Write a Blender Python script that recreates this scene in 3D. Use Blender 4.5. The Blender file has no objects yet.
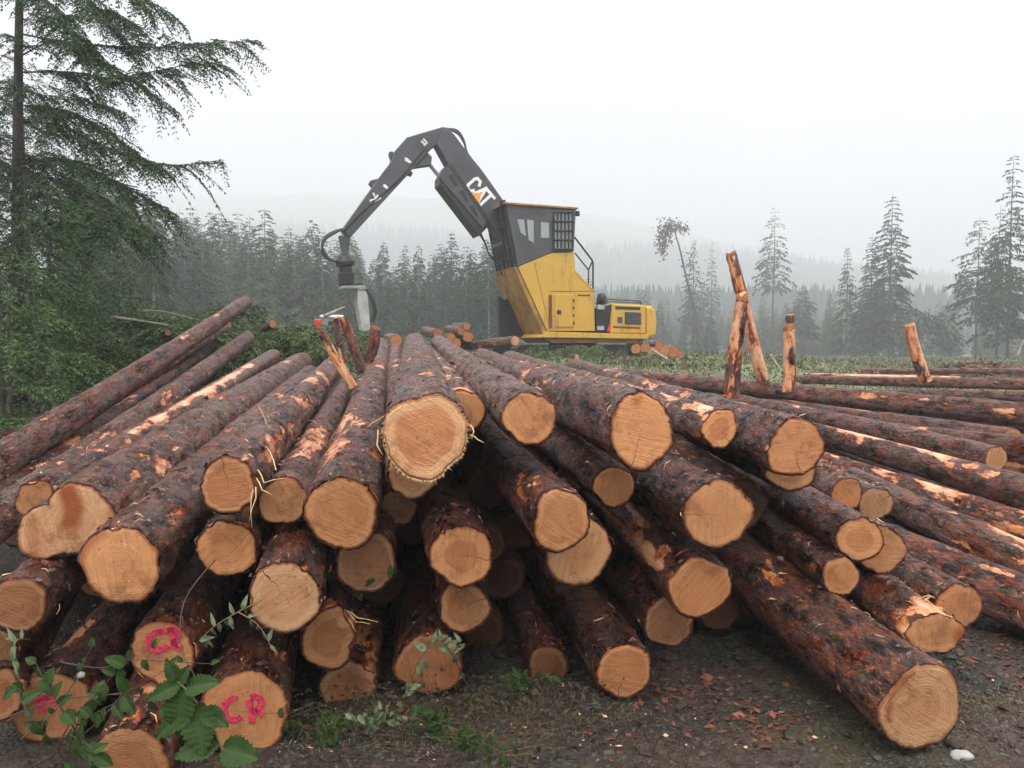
import bpy, math, random
import numpy as np
from mathutils import Vector, Matrix
R=math.radians
S=bpy.context.scene
# ---------------------------------------------------------------- camera
cam=bpy.data.cameras.new('camera'); cam.lens=28.125; cam.sensor_width=36; cam.clip_start=.1; cam.clip_end=3000
co=bpy.data.objects.new('camera',cam); S.collection.objects.link(co)
co.location=(0,0,1.8); co.rotation_euler=(R(90)-math.atan(44/800),0,0); S.camera=co
# ---------------------------------------------------------------- world: overcast
w=bpy.data.worlds.new('World'); S.world=w; w.use_nodes=True
nt=w.node_tree; nt.nodes.clear()
sky=nt.nodes.new('ShaderNodeTexSky'); sky.sky_type='NISHITA'; sky.sun_disc=False
sky.sun_elevation=R(52); sky.sun_rotation=R(200); sky.dust_density=6; sky.air_density=2
hs=nt.nodes.new('ShaderNodeHueSaturation'); hs.inputs['Saturation'].default_value=.12
mx=nt.nodes.new('ShaderNodeMix'); mx.data_type='RGBA'; mx.inputs[0].default_value=.9
tc=nt.nodes.new('ShaderNodeTexCoord'); sx=nt.nodes.new('ShaderNodeSeparateXYZ'); rp=nt.nodes.new('ShaderNodeValToRGB')
nt.links.new(tc.outputs['Generated'],sx.inputs[0]); nt.links.new(sx.outputs[2],rp.inputs[0])
rp.color_ramp.elements[0].color=(11.2,11.6,13.0,1); rp.color_ramp.elements[0].position=0
rp.color_ramp.elements[1].color=(56,54.5,53,1); rp.color_ramp.elements[1].position=.75
e=rp.color_ramp.elements.new(.42); e.color=(14.6,14.8,16.0,1)
wn=nt.nodes.new('ShaderNodeTexNoise'); wn.inputs['Scale'].default_value=2.2; wn.inputs['Detail'].default_value=5; nt.links.new(tc.outputs['Generated'],wn.inputs['Vector'])
wm=nt.nodes.new('ShaderNodeMapRange'); wm.inputs[1].default_value=.3; wm.inputs[2].default_value=.7; wm.inputs[3].default_value=.8; wm.inputs[4].default_value=1.16; nt.links.new(wn.outputs[0],wm.inputs[0])
wx=nt.nodes.new('ShaderNodeVectorMath'); wx.operation='SCALE'; nt.links.new(rp.outputs[0],wx.inputs[0]); nt.links.new(wm.outputs[0],wx.inputs['Scale'])
bg=nt.nodes.new('ShaderNodeBackground'); bg.inputs[1].default_value=.085
ou=nt.nodes.new('ShaderNodeOutputWorld')
nt.links.new(sky.outputs[0],hs.inputs['Color']); nt.links.new(hs.outputs[0],mx.inputs[6]); nt.links.new(wx.outputs[0],mx.inputs[7])
nt.links.new(mx.outputs[2],bg.inputs[0]); nt.links.new(bg.outputs[0],ou.inputs[0])
# ---------------------------------------------------------------- sun through cloud
sl=bpy.data.lights.new('sun','SUN'); sl.energy=.8; sl.angle=R(25); sl.color=(1,.95,.88)
so=bpy.data.objects.new('sun',sl); S.collection.objects.link(so); so.rotation_euler=(R(38),0,R(-20))
S.view_settings.view_transform='Standard'; S.view_settings.look='None'; S.view_settings.gamma=1; S.view_settings.use_curve_mapping=False
S.view_settings.exposure=-.04
S.cycles.use_denoising=True; S.cycles.max_bounces=5; S.cycles.diffuse_bounces=2; S.cycles.glossy_bounces=2
S.cycles.transmission_bounces=3; S.cycles.transparent_max_bounces=6; S.cycles.volume_bounces=2
rnd=random.Random(7); NR=np.random.RandomState(11)
# ---------------------------------------------------------------- helpers
def setp(o,label=None,cat=None,group=None,kind=None):
    if label: o['label']=label
    if cat: o['category']=cat
    if group: o['group']=group
    if kind: o['kind']=kind
    return o
def empty(name,loc=(0,0,0),rz=0,**k):
    o=bpy.data.objects.new(name,None); S.collection.objects.link(o); o.location=loc; o.rotation_euler=(0,0,rz); o.empty_display_size=.2
    return setp(o,**k)
def npmesh(name,V,Q=None,T=None,mats=(),mi=None,smooth=True,attrs=None):
    V=np.asarray(V,dtype=np.float32); me=bpy.data.meshes.new(name)
    loops=[];tot=[]
    if Q is not None and len(Q): Q=np.asarray(Q,dtype=np.int32); loops.append(Q.ravel()); tot.append(np.full(len(Q),4,np.int32))
    if T is not None and len(T): T=np.asarray(T,dtype=np.int32); loops.append(T.ravel()); tot.append(np.full(len(T),3,np.int32))
    loops=np.concatenate(loops); tot=np.concatenate(tot)
    me.vertices.add(len(V)); me.vertices.foreach_set('co',V.ravel())
    me.loops.add(len(loops)); me.loops.foreach_set('vertex_index',loops)
    me.polygons.add(len(tot)); me.polygons.foreach_set('loop_start',np.concatenate([[0],np.cumsum(tot)[:-1]]).astype(np.int32)); me.polygons.foreach_set('loop_total',tot)
    for m in mats: me.materials.append(m)
    if mi is not None: me.polygons.foreach_set('material_index',np.asarray(mi,dtype=np.int32))
    me.polygons.foreach_set('use_smooth',np.full(len(tot),bool(smooth)))
    for k,a in (attrs or {}).items():
        at=me.attributes.new(k,'FLOAT','POINT'); at.data.foreach_set('value',np.asarray(a,dtype=np.float32))
    me.update(calc_edges=True); me.validate()
    return me
def link(name,me,parent=None,mat=None,**k):
    o=bpy.data.objects.new(name,me); S.collection.objects.link(o)
    if mat: me.materials.append(mat)
    if parent: o.parent=parent
    return setp(o,**k)
class MB:
    """collects shapes for one mesh"""
    def __init__(s): s.v=[];s.f=[]
    def add(s,V,Fc):
        n=len(s.v); s.v+= [tuple(p) for p in V]; s.f+=[tuple(i+n for i in f) for f in Fc]; return s
    def box(s,c,d,rot=None):
        x,y,z=[a/2 for a in d]; V=[Vector((i,j,k)) for i in(-x,x) for j in(-y,y) for k in(-z,z)]
        if rot is not None: V=[rot@p for p in V]
        V=[p+Vector(c) for p in V]
        return s.add(V,[(0,1,3,2),(4,6,7,5),(0,4,5,1),(2,3,7,6),(0,2,6,4),(1,5,7,3)])
    def prism(s,poly,y0,y1):
        """poly in XZ, extruded along Y"""
        n=len(poly); V=[(p[0],y0,p[1]) for p in poly]+[(p[0],y1,p[1]) for p in poly]
        F=[tuple(range(n)),tuple(range(2*n-1,n-1,-1))]+[(i,i+n,(i+1)%n+n,(i+1)%n) for i in range(n)]
        return s.add(V,F)
    def tube(s,pts,r,n=8,cap=True):
        pts=[Vector(p) for p in pts]; rr=r if isinstance(r,(list,tuple)) else [r]*len(pts); V=[]
        up=Vector((0,0,1)); a=None
        for i,p in enumerate(pts):
            t=(pts[min(i+1,len(pts)-1)]-pts[max(i-1,0)]).normalized()
            if a is None: a=t.cross(up if abs(t.z)<.9 else Vector((1,0,0))).normalized()
            else: a=(a-t*a.dot(t)).normalized()
            b=t.cross(a)
            for k in range(n):
                q=2*math.pi*k/n; V.append(p+a*math.cos(q)*rr[i]+b*math.sin(q)*rr[i])
        F=[(i*n+k,i*n+(k+1)%n,(i+1)*n+(k+1)%n,(i+1)*n+k) for i in range(len(pts)-1) for k in range(n)]
        if cap: F+=[tuple(range(n-1,-1,-1)),tuple(range((len(pts)-1)*n,len(pts)*n))]
        return s.add(V,F)
    def build(s,name,mat,parent=None,bevel=0,smooth=False,**k):
        me=bpy.data.meshes.new(name); me.from_pydata(s.v,[],s.f); me.materials.append(mat); me.update()
        import bmesh
        bm=bmesh.new(); bm.from_mesh(me); bmesh.ops.recalc_face_normals(bm,faces=bm.faces); bm.to_mesh(me); bm.free()
        if smooth: me.polygons.foreach_set('use_smooth',[True]*len(me.polygons))
        o=link(name,me,parent,**k)
        if bevel:
            m=o.modifiers.new('bevel','BEVEL'); m.width=bevel; m.segments=2; m.limit_method='ANGLE'; m.angle_limit=R(40)
        return o
def bez(a,b,c,n=10):
    a,b,c=Vector(a),Vector(b),Vector(c)
    return [a*(1-t)**2+b*2*t*(1-t)+c*t*t for t in [i/(n-1) for i in range(n)]]
# vectorised value noise
def _h(ix,iy,iz,seed):
    h=(ix.astype(np.int64)*374761393+iy.astype(np.int64)*668265263+iz.astype(np.int64)*2147483647+seed*1274126177)&0xffffffff
    h=((h^(h>>13))*1274126177)&0xffffffff
    h=((h^(h>>15))*2246822519)&0xffffffff
    return ((h^(h>>16))&0xffffff)/float(0xffffff)
def vn(x,y,z,seed=0):
    fx,fy,fz=np.floor(x),np.floor(y),np.floor(z); tx,ty,tz=x-fx,y-fy,z-fz
    tx=tx*tx*(3-2*tx);ty=ty*ty*(3-2*ty);tz=tz*tz*(3-2*tz); r=0
    for i in(0,1):
        for j in(0,1):
            for k in(0,1):
                r=r+_h(fx+i,fy+j,fz+k,seed)*(tx if i else 1-tx)*(ty if j else 1-ty)*(tz if k else 1-tz)
    return r*2-1
def fbm(x,y,z,o=4,seed=0):
    r=0;a=.5
    for i in range(o): r=r+vn(x*2**i,y*2**i,z*2**i,seed+i)*a; a*=.5
    return r
# pixel + depth -> a real point in the world (used while laying things out at their true distances)
CP,SP=math.cos(math.atan(44/800)),math.sin(math.atan(44/800))
def P(u,v,d):
    x=(u-512)/800*d; yu=-(v-384)/800*d
    return Vector((x,d*CP+yu*SP,1.8-d*SP+yu*CP))
# ---------------------------------------------------------------- materials
class NB:
    def __init__(s,name):
        s.m=bpy.data.materials.new(name); s.m.use_nodes=True; s.t=s.m.node_tree; s.p=s.t.nodes['Principled BSDF']
    def n(s,ty,**k):
        nd=s.t.nodes.new('ShaderNode'+ty)
        for a,b in k.items():
            if a.startswith('i_'): s.set(nd,a[2:].replace('_',' '),b)
            else: setattr(nd,a,b)
        return nd
    def set(s,nd,key,val):
        k=int(key) if key.isdigit() else key
        i=nd.inputs[k]
        if hasattr(val,'node'): s.t.links.new(val,i)
        elif hasattr(val,'bl_idname') : s.t.links.new(val.outputs[0],i)
        else:
            if isinstance(val,(tuple,list)) and len(val)==3 and i.type=='RGBA': val=(*val,1)
            i.default_value=val
    def co(s,scale=(1,1,1),kind='Object',rand=True):
        c=s.n('TexCoord').outputs[kind]
        mp=s.n('Mapping'); s.set(mp,'Vector',c); s.set(mp,'Scale',scale)
        if rand:
            oi=s.n('ObjectInfo'); ml=s.math('MULTIPLY',oi.outputs['Random'],57.); s.set(mp,'Location',ml)
        return mp.outputs[0]
    def math(s,op,a,b=0,c=None,clamp=False):
        nd=s.n('Math',operation=op,use_clamp=clamp); s.set(nd,'0',a); s.set(nd,'1',b)
        if c is not None: s.set(nd,'2',c)
        return nd.outputs[0]
    def noise(s,v,sc=5,det=4,rough=.55,dist=0):
        nd=s.n('TexNoise'); s.set(nd,'Vector',v); s.set(nd,'Scale',sc); s.set(nd,'Detail',det); s.set(nd,'Roughness',rough); s.set(nd,'Distortion',dist); return nd.outputs[0]
    def vor(s,v,sc=5,feature='F1',out=0):
        nd=s.n('TexVoronoi',feature=feature); s.set(nd,'Vector',v); s.set(nd,'Scale',sc); return nd.outputs[out]
    def ss(s,v,a,b):
        nd=s.n('MapRange',interpolation_type='SMOOTHSTEP'); s.set(nd,'0',v); s.set(nd,'1',a); s.set(nd,'2',b); return nd.outputs[0]
    def mr(s,v,a,b,c,d):
        nd=s.n('MapRange'); s.set(nd,'0',v); s.set(nd,'1',a); s.set(nd,'2',b); s.set(nd,'3',c); s.set(nd,'4',d); return nd.outputs[0]
    def mix(s,f,a,b,mode='MIX'):
        nd=s.n('Mix',data_type='RGBA',blend_type=mode); s.set(nd,'0',f); s.set(nd,'6',a); s.set(nd,'7',b); return nd.outputs[2]
    def attr(s,name,ty='GEOMETRY'):
        return s.n('Attribute',attribute_name=name,attribute_type=ty).outputs['Fac']
    def bump(s,h,dist=.01,st=1.,nrm=None):
        nd=s.n('Bump'); s.set(nd,'Height',h); s.set(nd,'Distance',dist); s.set(nd,'Strength',st)
        if nrm is not None: s.set(nd,'Normal',nrm)
        return nd.outputs[0]
    def out(s,**k):
        for a,b in k.items(): s.set(s.p,a.replace('_',' '),b)
        return s.m
M={}
# bark
b=NB('bark'); c=b.co((1,1,.38)); cs=b.co((1,1,1))
pv=b.attr('pv'); peel0=b.math('ADD',pv,b.mr(b.noise(b.co((1,1,.45)),30,6,.75),0,1,-.34,.34))
peel=b.ss(peel0,.0,.03); edge=b.math('SUBTRACT',b.ss(peel0,-.075,-.03),peel,clamp=True)
wv=b.n('VectorMath',operation='ADD'); b.set(wv,'0',c); nd=b.n('TexNoise'); b.set(nd,'Vector',c); b.set(nd,'Scale',30.); vs=b.n('VectorMath',operation='SCALE'); b.set(vs,'0',nd.outputs[1]); b.set(vs,'Scale',.05); b.set(wv,'1',vs.outputs[0])
ve=b.vor(wv.outputs[0],46,'DISTANCE_TO_EDGE'); nz=b.noise(c,26,8,.75,.5); nb=b.noise(cs,3.2,5,.6); nf=b.noise(c,95,5,.75)
cell=b.n('SeparateXYZ'); b.set(cell,'0',b.vor(wv.outputs[0],62,'F1',1)); cr=cell.outputs[0]; cd=b.vor(wv.outputs[0],62,'F1',0)
pit=b.ss(b.noise(b.co((1,1,.7)),19,6,.8,.4),.44,.34)
tone=b.attr('tone','OBJECT'); moss=b.attr('moss','OBJECT'); red=b.attr('red','OBJECT')
nA=b.noise(b.co((1,1,.45)),12,9,.72,.4); nG=b.noise(b.co((1,1,.6)),21,9,.75,.3); nR=b.noise(b.co((1,1,.5)),8.5,9,.78,.3)
base=b.mix(b.ss(nA,.43,.56),(.004,.0012,.0008),(.060,.015,.007))
base=b.mix(b.math('MULTIPLY',b.ss(nR,.485,.545),b.math('MULTIPLY',red,.95)),base,b.mix(nf,(.085,.012,.003),(.31,.062,.016)))
gt=b.math('SUBTRACT',b.math('ADD',nG,b.mr(nb,.3,.7,-.07,.07)),b.mr(tone,0,1,.62,.45))
base=b.mix(b.ss(gt,-.015,.05),base,b.mix(b.ss(nf,.35,.65),(.040,.016,.011),(.25,.128,.09)))
base=b.mix(b.math('MULTIPLY',b.ss(b.noise(cs,4.4,6,.75),.54,.66),moss),base,b.mix(nf,(.03,.032,.006),(.12,.125,.03)))
base=b.mix(1.,base,b.mix(cr,(.45,.42,.4),(1.5,1.5,1.5)),'MULTIPLY')
base=b.mix(b.math('MULTIPLY',b.ss(b.noise(cs,64,5,.8),.60,.66),b.math('ADD',.3,b.math('MULTIPLY',tone,.6))),base,(.46,.38,.33))
base=b.mix(b.math('MULTIPLY',b.ss(b.noise(b.co((1,1,.5)),36,6,.8),.58,.62),.9),base,(.50,.165,.05))
base=b.mix(b.mr(ve,0,.07,.5,0),base,(.006,.003,.003)); base=b.mix(b.math('MULTIPLY',pit,.9),base,(.005,.002,.002))
wood=b.mix(b.ss(b.noise(b.co((1,1,.1)),30,4,.6),.35,.7),(.42,.12,.025),(.64,.32,.145))
wood=b.mix(b.ss(b.noise(cs,8,5,.7),.48,.6),wood,(.24,.042,.010))
wood=b.mix(b.math('MULTIPLY',b.ss(pv,.10,.38),.7),wood,(.70,.41,.245))
wood=b.mix(b.math('MULTIPLY',b.ss(b.noise(c,24,6,.8),.56,.62),.8),wood,(.07,.022,.012))
base=b.mix(edge,base,(.13,.026,.009)); base=b.mix(peel,base,wood)
h=b.math('ADD',b.math('MULTIPLY',nz,1.5),b.math('MULTIPLY',cr,.35)); h=b.math('SUBTRACT',h,b.math('MULTIPLY',pit,.5)); h=b.math('SUBTRACT',h,b.math('MULTIPLY',cd,.35)); h=b.math('ADD',h,b.math('MULTIPLY',nf,.6))
h=b.mix(peel,h,b.math('MULTIPLY',b.noise(b.co((1,1,.08)),60,4),.25))
M['bark']=b.out(Base_Color=base,Roughness=b.mr(nf,.35,.65,.60,.18),Specular_IOR_Level=b.mr(nA,.4,.6,.1,.95),Normal=b.bump(h,.026,1.))
# cut face
f=NB('cut_wood'); rr=f.attr('rr'); cs=f.co(); oi=f.n('ObjectInfo').outputs['Random']
wob=f.mr(f.noise(cs,5,3),0,1,-.08,.08); rw=f.math('ADD',rr,wob)
hr=f.attr('heart_r','OBJECT'); hc=f.attr('heart','OBJECT'); bright=f.attr('bright','OBJECT')
hm=f.math('SUBTRACT',1.,f.ss(f.math('SUBTRACT',rw,hr),-.035,.045))
sap=f.mix(f.noise(cs,7,4),(.62,.265,.09),(.76,.385,.17)); hrt=f.mix(f.noise(cs,9,4),(.38,.095,.026),(.54,.19,.062))
o2=f.math('FRACT',f.math('MULTIPLY',oi,7.31)); o3=f.math('FRACT',f.math('MULTIPLY',oi,23.7))
sap=f.mix(f.math('MULTIPLY',o2,.75),sap,(.64,.245,.09)); sap=f.mix(f.ss(o3,.55,1.),sap,(.72,.43,.23))
col=f.mix(f.math('MULTIPLY',hm,hc),sap,hrt)
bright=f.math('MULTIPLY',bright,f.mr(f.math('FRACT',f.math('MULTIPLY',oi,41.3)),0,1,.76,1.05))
rg=f.n('TexNoise',noise_dimensions='1D'); f.set(rg,'W',f.math('ADD',f.math('MULTIPLY',rw,34.),f.math('MULTIPLY',oi,77.))); f.set(rg,'Scale',1.); f.set(rg,'Detail',3.)
ring=f.ss(rg.outputs[0],.38,.62)
col=f.mix(f.math('MULTIPLY',ring,f.mr(o3,0,1,.12,.42)),col,(.36,.14,.05),'MIX')
# saw marks: straight streaks in a direction of their own
vr=f.n('VectorRotate',rotation_type='Z_AXIS'); f.set(vr,'Vector',f.n('TexCoord').outputs['Object']); f.set(vr,'Angle',f.math('MULTIPLY',oi,6.28))
mp=f.n('Mapping'); f.set(mp,'Vector',vr.outputs[0]); f.set(mp,'Scale',(1.,.05,1.)); 
saw=f.noise(mp.outputs[0],150,3,.7)
col=f.mix(f.mr(saw,.42,.62,0,.30),col,(.74,.44,.21))
col=f.mix(f.mr(f.noise(mp.outputs[0],60,2,.6),.55,.72,0,.5),col,(.38,.15,.055))
# drying checks
sp=f.n('SeparateXYZ'); f.set(sp,'0',vr.outputs[0])
crk=f.math('ABSOLUTE',f.math('ADD',sp.outputs[1],f.mr(f.noise(cs,16,3),0,1,-.022,.022)))
cm=f.math('MULTIPLY',f.math('LESS_THAN',crk,f.mr(rr,0,1,.0004,.0028)),f.math('GREATER_THAN',sp.outputs[0],-.02))
cm=f.math('MULTIPLY',cm,f.math('GREATER_THAN',f.math('FRACT',f.math('MULTIPLY',oi,13.7)),.52))
col=f.mix(f.math('MULTIPLY',cm,.85),col,(.07,.03,.015))
# grime and wet staining
col=f.mix(f.math('MULTIPLY',f.ss(f.noise(cs,6,6,.75),.48,.66),.7),col,(.30,.115,.04))
col=f.mix(f.math('MULTIPLY',f.ss(f.noise(cs,60,3,.7),.62,.7),.6),col,(.10,.055,.03))
st=f.attr('stain'); col=f.mix(f.math('MULTIPLY',st,.95),col,(.29,.06,.012))
col=f.mix(f.ss(rw,.90,1.03),col,(.26,.065,.018))
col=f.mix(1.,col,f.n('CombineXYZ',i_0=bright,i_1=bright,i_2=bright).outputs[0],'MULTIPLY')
fh=f.math('ADD',f.math('MULTIPLY',saw,.6),f.math('MULTIPLY',ring,.15))
M['face']=f.out(Base_Color=col,Roughness=.55,Specular_IOR_Level=.35,Normal=f.bump(fh,.007,1.))
def simple(name,col,rough=.5,metal=0,var=.25,sc=8,bump=.0,spec=.5,col2=None,lo=.35,hi=.65,bsc=None):
    b=NB(name); c=b.co(); n=b.noise(c,sc,5,.6)
    c2=col2 or tuple(max(0,x*(1-var)) for x in col)
    k=dict(Base_Color=b.mix(b.ss(n,lo,hi),col,c2),Roughness=rough,Metallic=metal,Specular_IOR_Level=spec)
    if bump: k['Normal']=b.bump(b.noise(c,bsc or sc*4,4),bump)
    return b.out(**k)
M['fibre']=simple('splinter_fibre',(.68,.45,.22),.6,sc=30)
M['pink']=simple('pink_paint',(.72,.035,.10),.7,var=.55,sc=90)
M['yellow']=simple('machine_yellow',(.62,.37,.045),.45,sc=1.6,col2=(.52,.30,.045),bump=0)
y=NB('machine_yellow'); yc=y.co(rand=False); ycol=y.mix(y.noise(yc,1.4,4),(.62,.37,.045),(.50,.29,.045))
ycol=y.mix(y.math('MULTIPLY',y.ss(y.noise(y.co((1,1,.16),rand=False),7,5,.7),.52,.68),.5),ycol,(.22,.13,.04)); ycol=y.mix(y.math('MULTIPLY',y.ss(y.noise(yc,9,6,.8),.6,.68),.7),ycol,(.13,.075,.035))
M['yellow']=y.out(Base_Color=ycol,Roughness=y.mr(y.noise(yc,5,4),.3,.7,.35,.65))
M['brown_yellow']=simple('brownish_yellow',(.40,.20,.03),.55,sc=2.5,col2=(.20,.10,.03))  # darker, browner yellow of the front plate, roof and skirt
M['dark']=simple('machine_grey',(.07,.072,.08),.45,sc=1.5,var=.3)
M['black']=simple('black_steel',(.018,.018,.02),.5,sc=2,var=.3)
M['rubber']=simple('hose_rubber',(.02,.02,.022),.6,sc=5)
M['glass']=simple('window_glass',(.30,.33,.31),.06,sc=1.2,var=.15,spec=1.)  # pale base colour stands for sky brightness seen through the cab
M['white']=simple('white_lettering',(.8,.8,.78),.5,sc=9,var=.05)
M['orange']=simple('orange_triangle',(.85,.34,.03),.5,sc=9,var=.05)
M['redpaint']=simple('red_paint',(.6,.04,.02),.4,sc=9,var=.2)
M['ltgrey']=simple('worn_grey_steel',(.28,.28,.27),.5,sc=4,var=.4)
M['steel']=simple('pale_steel',(.42,.42,.40),.5,sc=4,var=.3)
M['rust']=simple('rust',(.24,.06,.02),.8,sc=10,var=.5)
def foliage(name,a,bcol,rough=.6):
    b=NB(name); g=b.n('NewGeometry').outputs['Random Per Island']; oi=b.n('ObjectInfo').outputs['Random']
    col=b.mix(g,a,bcol)
    col=b.mix(b.mr(b.noise(b.co(rand=False),.9,3),.35,.65,0,.7),col,tuple(x*.6 for x in a))
    m=b.out(Base_Color=col,Roughness=rough,Specular_IOR_Level=.3); return m
M['hemlock']=foliage('hemlock_needles',(.010,.034,.008),(.048,.108,.024))
M['hemlock_bright']=foliage('young_needles',(.018,.054,.010),(.075,.155,.028))
M['fir']=foliage('fir_needles',(.010,.040,.011),(.038,.098,.026))
M['fresh']=foliage('green_fir_needles',(.04,.075,.020),(.12,.17,.045))
M['leafb']=foliage('birch_leaves',(.06,.075,.03),(.13,.14,.06))
M['grass']=foliage('clearing_green',(.12,.14,.07),(.28,.31,.16))
M['dry']=foliage('dry_grass',(.10,.10,.05),(.22,.18,.09))
M['trunk']=simple('tree_bark',(.025,.019,.016),.85,sc=6,col2=(.07,.056,.048),bump=.02)
M['pale_trunk']=simple('pale_tree_bark',(.17,.155,.14),.85,sc=6,col2=(.28,.26,.24))
M['deadwood']=simple('grey_dead_wood',(.20,.17,.15),.8,sc=6,col2=(.33,.29,.26))
lf=NB('leaf'); g=lf.n('NewGeometry').outputs['Random Per Island']; vv=lf.attr('vein')
lc=lf.mix(lf.noise(lf.co(),14,4),(.010,.027,.004),(.034,.070,.011)); lc=lf.mix(lf.mr(vv,.6,1,0,.6),lc,(.035,.075,.02))
M['leaf']=lf.out(Base_Color=lc,Roughness=.6,Specular_IOR_Level=.2,Normal=lf.bump(vv,.004,.6))
M['wilt']=simple('wilted_leaf',(.13,.155,.075),.7,sc=34,col2=(.04,.06,.02))
M['litter']=simple('dead_leaf_litter',(.030,.036,.014),.7,sc=40,col2=(.075,.045,.022))
M['stem']=simple('plant_stem',(.12,.13,.05),.6,sc=9,col2=(.16,.07,.04))
M['twig']=simple('dark_twig',(.05,.03,.025),.7,sc=9)
# ground
g=NB('ground_soil'); c=g.co(rand=False); gp=g.n('NewGeometry').outputs['Position']
n1=g.noise(c,1.3,6,.65); n2=g.noise(c,26,5,.7); vo=g.vor(c,45)
col=g.mix(g.ss(n2,.3,.7),(.008,.006,.0045),(.045,.034,.022)); col=g.mix(g.ss(n1,.42,.62),col,g.mix(g.ss(n2,.35,.65),(.03,.016,.011),(.085,.045,.028)))
col=g.mix(g.math('MULTIPLY',g.ss(g.noise(c,.9,5,.7),.5,.62),.45),col,(.055,.065,.025))
gr=g.attr('green'); gc=g.mix(g.noise(c,.6,6,.7),(.09,.12,.05),(.17,.19,.09)); gc=g.mix(g.ss(g.noise(c,.35,4,.7),.55,.65),gc,(.13,.085,.05))
col=g.mix(gr,col,gc)
M['ground']=g.out(Base_Color=col,Roughness=.7,Specular_IOR_Level=.45,Normal=g.bump(g.math('ADD',n2,g.math('MULTIPLY',vo,.6)),.025,.9))
M['stone']=simple('gravel_stone',(.022,.018,.014),.6,sc=30,col2=(.065,.057,.044))
M['chip']=simple('bark_chip',(.06,.018,.010),.7,sc=9,col2=(.20,.062,.028),lo=.4,hi=.6)
M['darkchip']=simple('dark_bark_flake',(.05,.026,.021),.6,sc=20,col2=(.15,.095,.08))
M['offwhite']=simple('faded_label',(.42,.42,.40),.6,sc=9,var=.3)
M['white_stone']=simple('pale_stone',(.36,.36,.33),.8,sc=9,var=.2)

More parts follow.
